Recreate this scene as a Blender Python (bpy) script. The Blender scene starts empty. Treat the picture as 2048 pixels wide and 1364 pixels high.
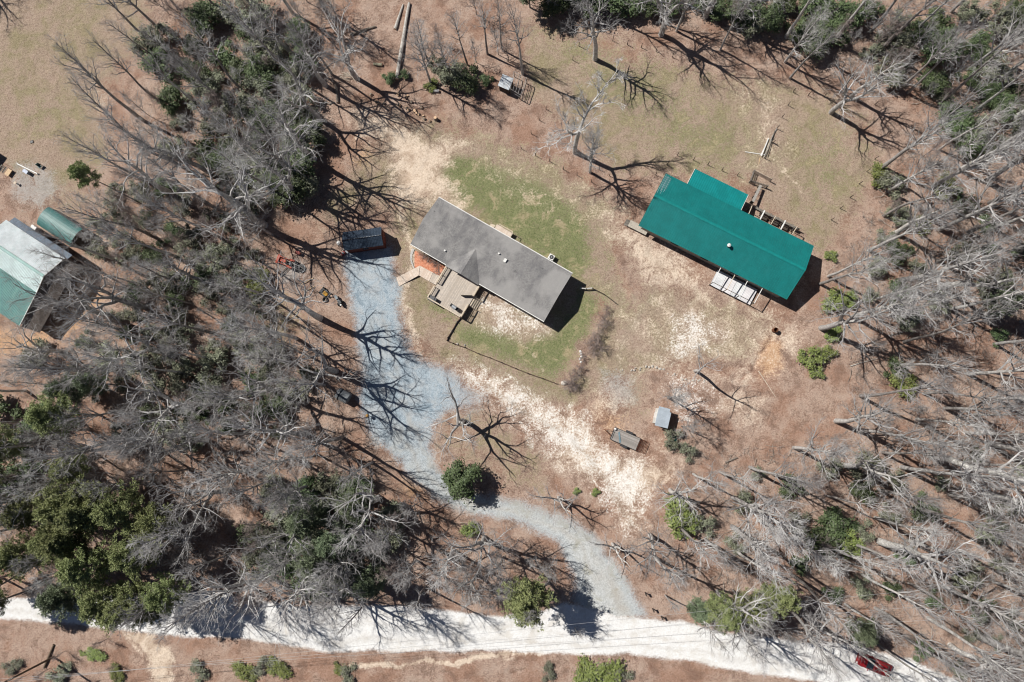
import bpy, math, random
import numpy as np
from mathutils import Vector, Quaternion, Matrix
S = bpy.context.scene
COL = S.collection
random.seed(7)
R = math.radians
# ------------------------------------------------------------------ camera
H = 105.0                      # metres above the ground
F = 24/36*2048                 # focal length in photo pixels
NADIR = (1095, 805)            # where the photo looks straight down
dcam = Vector((NADIR[0]-1024, -(NADIR[1]-682), -F)).normalized()
Q = dcam.rotation_difference(Vector((0, 0, -1)))
cam = bpy.data.objects.new('camera', bpy.data.cameras.new('camera'))
COL.objects.link(cam)
cam.data.lens = 24; cam.data.sensor_width = 36
cam.data.clip_start = 1; cam.data.clip_end = 3000
cam.location = (0, 0, H); cam.rotation_mode = 'QUATERNION'; cam.rotation_quaternion = Q
S.camera = cam
# ------------------------------------------------------------------ sky, sun
SUN_EL = 50.0
SUN_TO = Vector((-math.cos(R(SUN_EL))*math.cos(R(30)), math.cos(R(SUN_EL))*math.sin(R(30)), math.sin(R(SUN_EL))))
W = bpy.data.worlds.new('World'); S.world = W; W.use_nodes = True
nt = W.node_tree; bg = nt.nodes['Background']
sky = nt.nodes.new('ShaderNodeTexSky'); sky.sky_type = 'NISHITA'; sky.sun_disc = False
sky.sun_elevation = R(SUN_EL); sky.sun_rotation = math.atan2(SUN_TO.x, SUN_TO.y)
nt.links.new(sky.outputs[0], bg.inputs[0]); bg.inputs[1].default_value = 0.05
sky.air_density = .5; sky.dust_density = .2; sky.ozone_density = 2.0
sl = bpy.data.lights.new('sun', 'SUN'); sl.energy = 5.0; sl.angle = R(0.5); sl.color = (1.0, 0.965, 0.91)
so = bpy.data.objects.new('sun', sl); COL.objects.link(so)
so.rotation_mode = 'QUATERNION'; so.rotation_quaternion = SUN_TO.to_track_quat('Z', 'Y')
S.view_settings.view_transform = 'Standard'; S.view_settings.look = 'None'
S.view_settings.exposure = 0.14; S.view_settings.gamma = 1
S.cycles.filter_width = 1.1; S.cycles.diffuse_bounces = 2; S.cycles.max_bounces = 5

def G(px, py, z=0.0):
    """world point at height z seen at photo pixel px,py"""
    d = Q @ Vector((px-1024, -(py-682), -F))
    t = (z-H)/d.z
    return Vector((d.x*t, d.y*t, z))
Rm = np.array(Q.to_matrix())
def to_px(X, Y, Z=0.0):
    v = np.stack([X, Y, np.zeros_like(X)+Z-H], -1) @ Rm      # R^T v
    return 1024+v[..., 0]/(-v[..., 2])*F, 682-v[..., 1]/(-v[..., 2])*F
# ------------------------------------------------------------------ materials
MATS = {}
def newmat(name):
    m = bpy.data.materials.new(name); m.use_nodes = True
    n = m.node_tree; b = n.nodes['Principled BSDF']
    return m, n, b
def N(n, t, **k):
    x = n.nodes.new(t)
    for a, v in k.items():
        if a.startswith('i_'): x.inputs[a[2:].replace('_', ' ')].default_value = v
        else: setattr(x, a, v)
    return x
def mixc(n, f, a, b, bt='MIX'):
    x = n.nodes.new('ShaderNodeMix'); x.data_type = 'RGBA'; x.blend_type = bt
    for s, v in ((x.inputs[0], f), (x.inputs[6], a), (x.inputs[7], b)):
        if isinstance(v, bpy.types.NodeSocket): n.links.new(v, s)
        elif isinstance(v, (int, float)): s.default_value = v
        else: s.default_value = (*v, 1)
    return x.outputs[2]
def noise(n, co, scale, detail=4, rough=.6, dist=0.0):
    x = N(n, 'ShaderNodeTexNoise'); x.inputs['Scale'].default_value = scale
    x.inputs['Detail'].default_value = detail; x.inputs['Roughness'].default_value = rough
    x.inputs['Distortion'].default_value = dist
    if co: n.links.new(co, x.inputs['Vector'])
    return x.outputs['Fac']
def mrange(n, v, a, b, c=0., d=1., smooth=True):
    x = N(n, 'ShaderNodeMapRange'); x.clamp = True
    if smooth: x.interpolation_type = 'SMOOTHSTEP'
    n.links.new(v, x.inputs[0])
    for i, q in enumerate((a, b, c, d)): x.inputs[i+1].default_value = q
    return x.outputs[0]
def mat(name, col, rough=.8, var=.25, scale=3., metal=0., bump=0., bscale=20., spec=.3, objrand=0., col2=None):
    if name in MATS: return MATS[name]
    m, n, b = newmat(name)
    tc = N(n, 'ShaderNodeTexCoord').outputs['Object']
    f = noise(n, tc, scale, 5, .65)
    c2 = col2 if col2 else tuple(c*(1-var) for c in col)
    c1 = tuple(min(1, c*(1+var*.6)) for c in col) if not col2 else col
    c = mixc(n, mrange(n, f, .3, .7), c2, c1)
    if objrand:
        oi = N(n, 'ShaderNodeObjectInfo').outputs['Random']
        hsv = N(n, 'ShaderNodeHueSaturation'); n.links.new(c, hsv.inputs['Color'])
        n.links.new(mrange(n, oi, 0, 1, 1-objrand, 1+objrand, False), hsv.inputs['Value'])
        n.links.new(mrange(n, oi, 0, 1, .5-objrand*.04, .5+objrand*.05, False), hsv.inputs['Hue'])
        c = hsv.outputs[0]
    n.links.new(c, b.inputs['Base Color'])
    b.inputs['Roughness'].default_value = rough; b.inputs['Metallic'].default_value = metal
    b.inputs['Specular IOR Level'].default_value = spec
    if bump:
        bp = N(n, 'ShaderNodeBump'); bp.inputs['Strength'].default_value = bump; bp.inputs['Distance'].default_value = .03
        n.links.new(noise(n, tc, bscale, 3), bp.inputs['Height']); n.links.new(bp.outputs[0], b.inputs['Normal'])
    MATS[name] = m; return m

# ------------------------------------------------------------------ object helpers
def tag(o, label=None, cat=None, group=None, kind=None):
    if label: o['label'] = label
    if cat: o['category'] = cat
    if group: o['group'] = group
    if kind: o['kind'] = kind
    return o
def empty(name, loc=(0, 0, 0), rz=0., label=None, cat=None, group=None):
    o = bpy.data.objects.new(name, None); COL.objects.link(o)
    o.location = loc; o.rotation_euler = (0, 0, rz); o.empty_display_size = .3
    return tag(o, label, cat, group)
class MB:
    def __init__(s): s.v = []; s.f = []; s.m = []; s.mi = 0
    def face(s, pts):
        i = len(s.v); s.v += [tuple(p) for p in pts]; s.f.append(tuple(range(i, i+len(pts)))); s.m.append(s.mi)
    def prism(s, poly, z0, z1):
        """poly: xy points (ccw); z0,z1 numbers or lists"""
        n = len(poly); i = len(s.v)
        a = z0 if hasattr(z0, '__len__') else [z0]*n
        b = z1 if hasattr(z1, '__len__') else [z1]*n
        s.v += [(p[0], p[1], a[k]) for k, p in enumerate(poly)]+[(p[0], p[1], b[k]) for k, p in enumerate(poly)]
        s.f.append(tuple(i+k for k in reversed(range(n)))); s.f.append(tuple(i+n+k for k in range(n))); s.m += [s.mi]*(2+n)
        for k in range(n):
            j = (k+1) % n; s.f.append((i+k, i+j, i+n+j, i+n+k))
        return s
    def box(s, c, d, rz=0.):
        ca, sa = math.cos(rz), math.sin(rz); hx, hy = d[0]/2, d[1]/2
        return s.prism([(c[0]+x*ca-y*sa, c[1]+x*sa+y*ca) for x, y in ((-hx, -hy), (hx, -hy), (hx, hy), (-hx, hy))], c[2]-d[2]/2, c[2]+d[2]/2)
    def tube(s, pts, rs, sides=6, cap=True):
        pts = [Vector(p) for p in pts]; n = len(pts); i0 = len(s.v)
        if not hasattr(rs, '__len__'): rs = [rs]*n
        for k, p in enumerate(pts):
            d = (pts[min(k+1, n-1)]-pts[max(k-1, 0)])
            if d.length < 1e-9: d = Vector((0, 0, 1))
            d.normalize(); a = Vector((0, 0, 1)) if abs(d.z) < .9 else Vector((1, 0, 0))
            u = d.cross(a).normalized(); w = d.cross(u)
            for q in range(sides):
                t = 2*math.pi*q/sides; e = p+(u*math.cos(t)+w*math.sin(t))*rs[k]; s.v.append((e.x, e.y, e.z))
        for k in range(n-1):
            for q in range(sides):
                q2 = (q+1) % sides; a = i0+k*sides
                s.f.append((a+q, a+sides+q, a+sides+q2, a+q2)); s.m.append(s.mi)
        if cap:
            s.f.append(tuple(i0+q for q in range(sides))); s.f.append(tuple(i0+(n-1)*sides+q for q in reversed(range(sides)))); s.m += [s.mi]*2
        return s
    def bar(s, a, b, w=.05): return s.tube([a, b], w*.7, 4)
    def beam(s, a, b, w, h):
        """rectangular beam from a to b, w across, h tall"""
        a = Vector(a); b = Vector(b); d = (b-a); p = Vector((-d.y, d.x, 0))
        p = p.normalized()*w/2 if p.length > 1e-6 else Vector((w/2, 0, 0))
        u = Vector((0, 0, h)); i = len(s.v)
        s.v += [tuple(x) for x in (a-p, a+p, a+p+u, a-p+u, b-p, b+p, b+p+u, b-p+u)]
        s.f += [tuple(i+k for k in q) for q in ((0, 1, 2, 3), (7, 6, 5, 4), (0, 4, 5, 1), (1, 5, 6, 2), (2, 6, 7, 3), (3, 7, 4, 0))]; s.m += [s.mi]*6
        return s
    def blob(s, c, r, seg=10, ring=6, lump=0., rnd=random):
        i0 = len(s.v); r = r if hasattr(r, '__len__') else (r, r, r)
        for a in range(ring+1):
            for b in range(seg):
                th = math.pi*a/ring; ph = 2*math.pi*b/seg; k = 1+(rnd.random()-.5)*lump
                s.v.append((c[0]+r[0]*k*math.sin(th)*math.cos(ph), c[1]+r[1]*k*math.sin(th)*math.sin(ph), c[2]+r[2]*k*math.cos(th)))
        for a in range(ring):
            for b in range(seg):
                b2 = (b+1) % seg; s.f.append((i0+a*seg+b, i0+a*seg+seg+b, i0+a*seg+seg+b2, i0+a*seg+b2)); s.m.append(s.mi)
        return s
    def build(s, name, mats, parent=None, smooth=False, bevel=0.):
        me = bpy.data.meshes.new(name); me.from_pydata(s.v, [], s.f)
        mats = mats if isinstance(mats, (list, tuple)) else [mats]
        for m in mats: me.materials.append(m)
        me.polygons.foreach_set('material_index', s.m)
        if smooth: me.polygons.foreach_set('use_smooth', [True]*len(s.f))
        me.validate(); me.update()
        o = bpy.data.objects.new(name, me); COL.objects.link(o)
        if parent: o.parent = parent
        if bevel:
            b = o.modifiers.new('b', 'BEVEL'); b.width = bevel; b.segments = 2; b.limit_method = 'ANGLE'
        return o
def children(o): return [c for c in bpy.data.objects if c.parent == o]
KIDS = {}
def copy_thing(o, loc, rz, sc=1., label=None, group=None):
    if o.name not in KIDS: KIDS[o.name] = [(c, children(c)) for c in children(o)]
    r = o.copy(); COL.objects.link(r)
    for c, gs in KIDS[o.name]:
        d = c.copy(); COL.objects.link(d); d.parent = r
        for g in gs:
            e = g.copy(); COL.objects.link(e); e.parent = d
    place(r, loc, rz, sc)
    if label: r['label'] = label
    if group: r['group'] = group
    return r
def place(r, loc, rz, sc=1.):
    r.location = loc; r.rotation_euler = (r.rotation_euler.x, r.rotation_euler.y, rz)
    r.scale = (sc, sc, sc) if not hasattr(sc, '__len__') else sc
# ================================================================== GROUND
rng = np.random.default_rng(3)
LAT = rng.random((256, 256))
def vn(x, y, f, s=0):
    x = x*f+s*17.3; y = y*f+s*31.7
    xi = np.floor(x).astype(int); yi = np.floor(y).astype(int); fx = x-xi; fy = y-yi
    fx = fx*fx*(3-2*fx); fy = fy*fy*(3-2*fy)
    g = lambda a, b: LAT[a & 255, b & 255]
    return (g(xi, yi)*(1-fx)+g(xi+1, yi)*fx)*(1-fy)+(g(xi, yi+1)*(1-fx)+g(xi+1, yi+1)*fx)*fy
def fbm(x, y, f, s=0, o=4): return sum(vn(x, y, f*2**k, s+k)*.5**k for k in range(o))/sum(.5**k for k in range(o))
def axis(a, b, st):
    c = list(np.arange(a, b, st)); lo = [a]; hi = [c[-1]]; d = st
    lows = []; x = a; d = st
    while x > -1500: d *= 1.35; x -= d; lows.append(x)
    highs = []; x = c[-1]; d = st
    while x < 1500: d *= 1.35; x += d; highs.append(x)
    return np.array(lows[::-1]+c+highs)
ax = axis(-100, 92, .26); ay = axis(-56, 76, .26)
GX, GY = np.meshgrid(ax, ay, indexing='ij')
pin = (np.abs(GX) < 130) & (np.abs(GY) < 110)
PX, PY = to_px(GX, GY)
PX = np.where(pin, PX, -9999); PY = np.where(pin, PY, -9999)
WX = PX+(fbm(GX, GY, .25, 1)-.5)*26+(fbm(GX, GY, 1.4, 5, 3)-.5)*12
WY = PY+(fbm(GX, GY, .25, 2)-.5)*26+(fbm(GX, GY, 1.4, 6, 3)-.5)*12
def sd(poly, X=None, Y=None):
    X = WX if X is None else X; Y = WY if Y is None else Y
    d = np.full(X.shape, 1e9); ins = np.zeros(X.shape, bool); n = len(poly)
    for i in range(n):
        x1, y1 = poly[i]; x2, y2 = poly[(i+1) % n]; dx, dy = x2-x1, y2-y1
        t = np.clip(((X-x1)*dx+(Y-y1)*dy)/(dx*dx+dy*dy+1e-9), 0, 1)
        d = np.minimum(d, (X-x1-t*dx)**2+(Y-y1-t*dy)**2)
        if y1 != y2:
            ins ^= ((y1 > Y) != (y2 > Y)) & (X < (x2-x1)*(Y-y1)/(y2-y1)+x1)
    d = np.sqrt(d); return np.where(ins, d, -d)
def area(polys, w, amp=1., **k):
    m = np.zeros(GX.shape)
    for p in polys: m = np.maximum(m, np.clip(sd(p, **k)/w*.5+.5, 0, 1)*amp)
    return m
def line(pts, hw, w, amp=1.):
    m = np.zeros(GX.shape)
    for (x1, y1), (x2, y2) in zip(pts, pts[1:]):
        dx, dy = x2-x1, y2-y1; t = np.clip(((WX-x1)*dx+(WY-y1)*dy)/(dx*dx+dy*dy), 0, 1)
        d = np.sqrt((WX-x1-t*dx)**2+(WY-y1-t*dy)**2); m = np.maximum(m, np.clip((hw-d)/w*.5+.5, 0, 1))
    return m*amp
DRIVE = [(690, 500), (778, 500), (788, 550), (800, 575), (797, 620), (800, 665), (812, 700), (850, 722), (905, 742), (990, 795), (960, 830), (900, 830), (862, 850), (858, 885), (868, 925), (900, 965), (985, 995), (1050, 1008), (1115, 1030), (1185, 1070), (1215, 1110), (1262, 1180), (1292, 1245), (1200, 1262), (1150, 1225), (1152, 1150), (1120, 1085), (1050, 1045), (960, 1028), (880, 1000), (825, 955), (785, 905), (738, 862), (715, 800), (725, 740), (720, 680), (712, 640), (700, 590), (690, 545)]
ROAD = [(-90, 1195), (95, 1198), (290, 1190), (430, 1188), (600, 1212), (800, 1212), (900, 1222), (1000, 1236), (1085, 1222), (1130, 1205), (1165, 1215), (1290, 1240), (1360, 1243), (1450, 1268), (1560, 1280), (1700, 1290), (1830, 1326), (1920, 1364), (1990, 1400), (1700, 1400), (1640, 1364), (1540, 1348), (1400, 1325), (1250, 1308), (1080, 1308), (900, 1300), (650, 1300), (480, 1277), (300, 1264), (180, 1250), (95, 1240), (-90, 1238)]
m_drive = area([DRIVE], 22, X=PX+(WX-PX)*.6, Y=PY+(WY-PY)*.6)
m_drive = m_drive*(1-.58*np.clip((PX-840)/110, 0, 1)*(PY < 860)*(PY > 690))
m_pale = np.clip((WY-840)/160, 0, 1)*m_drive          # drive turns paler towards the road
RX = PX+(WX-PX)*.45; RY = PY+(WY-PY)*.45
m_road = area([ROAD], 9, X=RX, Y=RY)
m_drive = m_drive*(1-m_road)
LAWN1 = [(870, 345), (905, 312), (980, 325), (1080, 365), (1150, 408), (1178, 450), (1180, 520), (1150, 560), (1010, 470), (900, 400)]
LAWN2 = [(912, 655), (960, 640), (1050, 690), (1110, 668), (1165, 585), (1215, 592), (1195, 640), (1150, 735), (1120, 762), (1050, 735), (912, 683)]
LAWN3 = [(845, 572), (865, 600), (925, 640), (900, 645), (855, 622)]
m_green = area([LAWN1, LAWN2], 22, 1.)
m_green = np.maximum(m_green, area([LAWN3], 14, .8))
m_green = np.maximum(m_green, area([[(800, 390), (840, 385), (850, 430), (812, 470)], [(1330, 310), (1450, 330), (1500, 370), (1380, 350)], [(560, 600), (600, 640), (560, 700), (520, 640)]], 30, .5))
m_green = np.maximum(m_green, area([[(1120, 60), (1180, 70), (1150, 130)], [(1320, 150), (1480, 200), (1440, 260), (1260, 230)], [(60, 190), (150, 230), (60, 260)]], 50, .35))
m_green = np.maximum(m_green, area([[(900, 260), (1100, 330), (1240, 440), (1260, 600), (1230, 660), (1180, 600), (1180, 440), (1000, 320)], [(1080, 60), (1180, 60), (1500, 250), (1560, 330), (1350, 330), (1180, 200)], [(930, 690), (1150, 770), (1130, 800), (930, 740)], [(1600, 250), (1720, 250), (1700, 380), (1600, 440)]], 50, .42))
m_sand = area([[(715, 228), (800, 240), (870, 288), (925, 284), (932, 300), (880, 340), (890, 365), (922, 392), (915, 408), (870, 395), (835, 412), (792, 390), (790, 330), (785, 280), (722, 268)]], 30, 1.)
m_sand = np.maximum(m_sand, area([[(905, 732), (1000, 765), (1080, 800), (1165, 838), (1215, 905), (1290, 930), (1352, 932), (1340, 960), (1285, 1000), (1272, 1055), (1248, 1045), (1230, 990), (1180, 955), (1110, 925), (1105, 885), (1060, 852), (1000, 805), (930, 765)]], 30, 1.))
m_sand = np.maximum(m_sand, area([[(1215, 425), (1285, 465), (1340, 505), (1405, 560), (1380, 572), (1300, 562), (1260, 510), (1222, 462)], [(945, 598), (1000, 612), (1060, 640), (1105, 660), (1060, 668), (1010, 668), (950, 632)], [(1370, 635), (1432, 660), (1420, 700), (1335, 718)], [(1395, 585), (1425, 590), (1410, 650), (1370, 630)]], 34, .85))
m_sand = np.maximum(m_sand, area([[(1230, 560), (1560, 600), (1600, 700), (1500, 780), (1300, 740), (1230, 700)], [(1250, 600), (1500, 620), (1480, 720), (1300, 720)], [(960, 300), (1240, 420), (1230, 450), (1000, 360)], [(1500, 180), (1560, 200), (1560, 330), (1500, 340)], [(1250, 880), (1340, 900), (1280, 1060), (1180, 960)]], 60, .42))
m_sand = np.maximum(m_sand, area([[(248, 1255), (302, 1262), (345, 1300), (350, 1370), (305, 1370), (285, 1310)], [(820, 780), (860, 790), (855, 830), (830, 830)]], 9, .95))
m_sand = np.maximum(m_sand, area([[(185, 185), (205, 185), (210, 225), (190, 225)], [(1460, 770), (1540, 790), (1520, 850), (1420, 830)], [(1180, 760), (1260, 800), (1200, 860)], [(980, 345), (1010, 350), (1080, 390), (1040, 390)], [(1540, 660), (1600, 640), (1600, 720), (1560, 730)]], 25, .5))
m_sand = np.maximum(m_sand, line([(700, 1335), (840, 1326), (985, 1318), (1100, 1304), (1200, 1300)], 5, 4, .95))
m_sand = np.maximum(m_sand, line([(805, 400), (815, 460), (822, 520), (808, 600), (812, 650), (838, 712)], 7, 8, .7))
m_sand = np.maximum(m_sand, line([(1560, 345), (1590, 365), (1600, 390)], 3, 3, .6))
m_sand = np.maximum(m_sand, line([(1040, 680), (1070, 715), (1090, 745)], 1.5, 2, .6))
m_sand = np.maximum(m_sand, line([(1205, 738), (1254, 740), (1307, 732), (1357, 755), (1414, 763)], 2, 3, .5))
m_clay = area([[(1530, 668), (1562, 680), (1568, 740), (1530, 752), (1522, 710)], [(-60, 640), (60, 680), (110, 652), (160, 545), (200, 590), (135, 678), (45, 702), (-60, 695)]], 14, .95)
m_clay = np.maximum(m_clay, area([[(700, 275), (735, 290), (735, 330), (705, 325)], [(790, 962), (852, 958), (862, 992), (810, 1002)], [(1190, 790), (1260, 840), (1240, 900), (1200, 860)], [(830, 1050), (850, 1050), (815, 1070)], [(150, 520), (190, 530), (180, 600), (140, 600)]], 20, .55))
m_dry = area([[(1050, 55), (1200, 95), (1320, 130), (1500, 160), (1640, 170), (1700, 230), (1760, 330), (1700, 440), (1640, 515), (1560, 440), (1500, 375), (1320, 345), (1230, 335), (1130, 250), (1060, 190)],
    [(-200, -100), (300, -100), (290, 60), (240, 150), (190, 200), (230, 290), (180, 340), (110, 400), (0, 330), (-200, 300)],
    [(785, 230), (900, 250), (1100, 320), (1230, 410), (1290, 560), (1560, 640), (1500, 720), (1300, 730), (1220, 770), (1140, 815), (900, 738), (805, 655), (790, 560), (800, 400), (640, 450), (640, 400), (700, 350)]], 30, .9)
m_dry = np.maximum(m_dry, area([[(1040, 755), (1140, 785), (1148, 812), (1090, 805), (960, 765)]], 14, 1.))
m_dry = np.maximum(m_dry, area([[(180, 340), (200, 420), (180, 520), (120, 460), (40, 420), (60, 350)], [(1200, 740), (1300, 740), (1290, 830), (1200, 850)], [(860, 800), (960, 810), (1100, 900), (1100, 1000), (960, 960), (880, 900)]], 30, .5))
m_bank = area([[(1222, 478), (1262, 500), (1292, 580), (1272, 625), (1240, 565)], [(1200, 600), (1222, 640), (1170, 730), (1140, 775), (1120, 770)]], 18, .85)
m_dry *= 1-m_bank; m_sand *= 1-m_bank; m_green *= 1-m_bank
m_grey = area([[(30, 325), (90, 330), (130, 380), (90, 430), (20, 400)], [(560, 515), (600, 505), (620, 540), (600, 580), (560, 560)], [(1195, 745), (1262, 740), (1275, 800), (1215, 840)], [(720, 840), (780, 860), (800, 930), (760, 900)]], 22, .75)
m_mulch = area([[(829, 500), (891, 533), (878, 553), (842, 532), (829, 538)]], 2, 1., X=PX, Y=PY)
m_rut = line([(-90, 1222), (95, 1226), (300, 1240), (480, 1256), (650, 1280), (900, 1284), (1080, 1290), (1250, 1292), (1400, 1306), (1560, 1330), (1720, 1352), (1860, 1400)], 1.5, 5, .8)
m_rut = np.maximum(m_rut, line([(-90, 1204), (300, 1215), (480, 1226), (650, 1252), (900, 1258), (1080, 1264), (1250, 1268), (1400, 1284), (1560, 1308), (1720, 1326), (1880, 1372)], 1.5, 6, .6))
m_rut = np.maximum(m_rut, line([(742, 640), (758, 720), (772, 790), (790, 860), (838, 935), (905, 990), (1000, 1018), (1090, 1040), (1160, 1085), (1198, 1150), (1225, 1215)], 2, 6, .8))
m_rut = np.maximum(m_rut, line([(772, 640), (790, 720), (805, 790), (822, 850), (866, 925), (930, 975), (1010, 1000), (1105, 1030), (1180, 1078), (1222, 1150), (1255, 1215)], 2, 6, .8))
m_rut = np.maximum(m_rut, line([(1210, 1150), (1235, 1190), (1262, 1235)], 7, 8, 1.))
m_rut = np.maximum(m_rut, line([(930, 760), (1030, 812), (1120, 862), (1180, 915), (1230, 990), (1262, 1050)], 2.5, 6, .9))
m_rut = np.maximum(m_rut, line([(1290, 480), (1320, 540), (1300, 600), (1260, 660), (1240, 740)], 3, 8, .6))
m_rut *= np.clip(fbm(GX, GY, .35, 40)*2.4-.2, 0, 1)
gz = (fbm(GX, GY, .5, 11)-.5)*.22+(fbm(GX, GY, 2.2, 12, 2)-.5)*.09
gz = gz*(1-.8*np.clip(m_drive+m_road, 0, 1))*pin
# mound ridge east of the house and the washed gully by the clay
gz += .35*line([(1225, 490), (1245, 540), (1262, 590)], 5, 9)*fbm(GX, GY, 1.2, 20)
gz -= .30*line([(1545, 662), (1530, 700), (1515, 745), (1470, 760)], 1.2, 3)
nx, ny = GX.shape
verts = np.stack([GX, GY, gz], -1).reshape(-1, 3)
attA = np.stack([m_drive, m_road, m_green, m_pale], -1).reshape(-1, 4)
attB = np.stack([m_sand, m_dry, m_clay, m_grey], -1).reshape(-1, 4)
m_chalk = area([[(915, 740), (1000, 772), (1080, 808), (1160, 850), (1205, 915), (1280, 940), (1290, 985), (1262, 1050), (1240, 1010), (1180, 940), (1110, 900), (1050, 840), (990, 795), (930, 765)], [(975, 610), (1050, 640), (1080, 655), (1000, 655)], [(1380, 640), (1425, 662), (1400, 690), (1350, 700)], [(1350, 770), (1420, 800), (1380, 830)]], 40, .85)
attC = np.stack([m_mulch, m_rut, m_chalk, m_mulch*0], -1).reshape(-1, 4)
# ground material
gm, n, b = newmat('ground'); GM = gm
pos = N(n, 'ShaderNodeNewGeometry').outputs['Position']
def att(nm):
    a = N(n, 'ShaderNodeAttribute'); a.attribute_name = nm
    sp = N(n, 'ShaderNodeSeparateColor'); n.links.new(a.outputs['Color'], sp.inputs[0])
    return sp.outputs[0], sp.outputs[1], sp.outputs[2], a.outputs['Alpha']
aDrive, aRoad, aGreen, aPale = att('mA'); aSand, aDry, aClay, aGrey = att('mB'); aMulch, aRut, aChalk, aY = att('mC')
nf = noise(n, pos, 5.5, 3, .8); nm_ = noise(n, pos, 1.6, 5, .7); nl = noise(n, pos, .16, 5, .6); nl2 = noise(n, pos, .42, 6, .68, .6)
nmf = noise(n, pos, 3.2, 5, .85)
vo = N(n, 'ShaderNodeTexVoronoi'); vo.inputs['Scale'].default_value = 10; n.links.new(pos, vo.inputs['Vector'])
vsp = N(n, 'ShaderNodeSeparateColor'); n.links.new(vo.outputs['Color'], vsp.inputs[0]); vr = vsp.outputs[0]; vg = vsp.outputs[1]
def math_(op, a, b_):
    x = N(n, 'ShaderNodeMath'); x.operation = op
    for i, v in enumerate((a, b_)):
        if isinstance(v, (int, float)): x.inputs[i].default_value = v
        else: n.links.new(v, x.inputs[i])
    return x.outputs[0]
def layer(lo, hi, speck, amt=.5, n1=nm_):
    c = mixc(n, mrange(n, n1, .32, .68), lo, hi)
    c = mixc(n, mrange(n, vr, .0, 1., 0, amt, False), c, speck)
    return c
litter = layer((.115, .068, .048), (.335, .215, .158), (.60, .46, .375), .65, nmf)
litter = mixc(n, mrange(n, nl2, .42, .68), litter, mixc(n, .55, litter, (.42, .325, .265)))
litter = mixc(n, mrange(n, nl, .45, .62, 0, .45), litter, (.25, .115, .065))
litter = mixc(n, mrange(n, nl2, .52, .36, 0, .5), litter, (.15, .10, .078))
dry = layer((.17, .125, .085), (.33, .255, .18), (.50, .41, .315), .5, nmf)
dry = mixc(n, mrange(n, nl2, .40, .60, 0, .75), dry, layer((.13, .11, .055), (.265, .225, .125), (.40, .35, .225), .45, nmf))
dry = mixc(n, mrange(n, nl, .42, .6, 0, .7), dry, layer((.17, .115, .085), (.35, .25, .19), (.56, .44, .37), .6, nmf))
green = layer((.06, .085, .03), (.18, .20, .085), (.33, .32, .18), .55, nmf)
green = mixc(n, mrange(n, nl2, .50, .64, 0, .85), green, layer((.22, .18, .10), (.38, .31, .19), (.5, .42, .28), .6, nmf))
sand = layer((.44, .335, .245), (.68, .555, .44), (.84, .74, .62), .45, nmf)
sand = mixc(n, mrange(n, nl2, .40, .55, .6, 0), sand, (.40, .29, .21))
clay = layer((.36, .19, .09), (.58, .35, .20), (.70, .50, .33), .5, nmf)
grey = layer((.25, .235, .22), (.40, .375, .35), (.5, .47, .44), .5)
bl = layer((.17, .215, .255), (.30, .365, .41), (.47, .54, .59), .8, nf)
bl = mixc(n, mrange(n, nl2, .44, .64, 0, .6), bl, (.42, .43, .43))
bl = mixc(n, mrange(n, nl2, .46, .34, 0, .6), bl, (.16, .22, .27))
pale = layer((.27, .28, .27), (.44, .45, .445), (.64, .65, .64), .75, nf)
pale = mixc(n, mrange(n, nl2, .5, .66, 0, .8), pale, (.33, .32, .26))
white = layer((.56, .55, .53), (.74, .73, .71), (.84, .84, .83), .7, nmf)
white = mixc(n, mrange(n, nl2, .48, .68, 0, .6), white, (.58, .54, .48))
mulch = layer((.34, .10, .05), (.62, .25, .15), (.78, .42, .28), .6)
jit = math_('ADD', math_('MULTIPLY', math_('SUBTRACT', vg, .5), .25), math_('ADD', math_('MULTIPLY', math_('SUBTRACT', nmf, .5), 1.5), math_('MULTIPLY', math_('SUBTRACT', nl2, .5), 1.3)))
def msk(a, k=1., lo=.36, hi=.64): return mrange(n, math_('ADD', a, math_('MULTIPLY', math_('MULTIPLY', jit, k), mrange(n, a, 0, .12))), lo, hi)
c = mixc(n, msk(aDry, 1.1, .25, .75), litter, dry)
c = mixc(n, math_('MULTIPLY', msk(aGrey, 1.2, .3, .8), .8), c, grey)
c = mixc(n, msk(aGreen, 1.5, .15, .85), c, green)
c = mixc(n, math_('MULTIPLY', msk(aClay, 1.3, .2, .9), .85), c, clay)
c = mixc(n, msk(aSand, 1.3, .18, .92), c, sand)
c = mixc(n, msk(aChalk, 1.5, .3, .8), c, layer((.55, .50, .44), (.78, .74, .69), (.9, .88, .85), .6, nmf))
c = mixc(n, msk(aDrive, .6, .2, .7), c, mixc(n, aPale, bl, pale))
c = mixc(n, msk(aRoad, .5, .2, .7), c, white)
c = mixc(n, math_('MULTIPLY', aRut, .85), c, mixc(n, .62, c, (.33, .28, .22)))
c = mixc(n, msk(aMulch, 0), c, mulch)
n.links.new(c, b.inputs['Base Color']); b.inputs['Roughness'].default_value = .95; b.inputs['Specular IOR Level'].default_value = .1
bp = N(n, 'ShaderNodeBump'); bp.inputs['Strength'].default_value = .55; bp.inputs['Distance'].default_value = .10
hh = math_('ADD', math_('MULTIPLY', nf, .7), math_('ADD', nm_, math_('MULTIPLY', vg, .35)))
soft = math_('SUBTRACT', 1., math_('MULTIPLY', math_('MAXIMUM', aRoad, aDrive), .75))
n.links.new(math_('MULTIPLY', hh, soft), bp.inputs['Height']); n.links.new(bp.outputs[0], b.inputs['Normal'])

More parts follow.
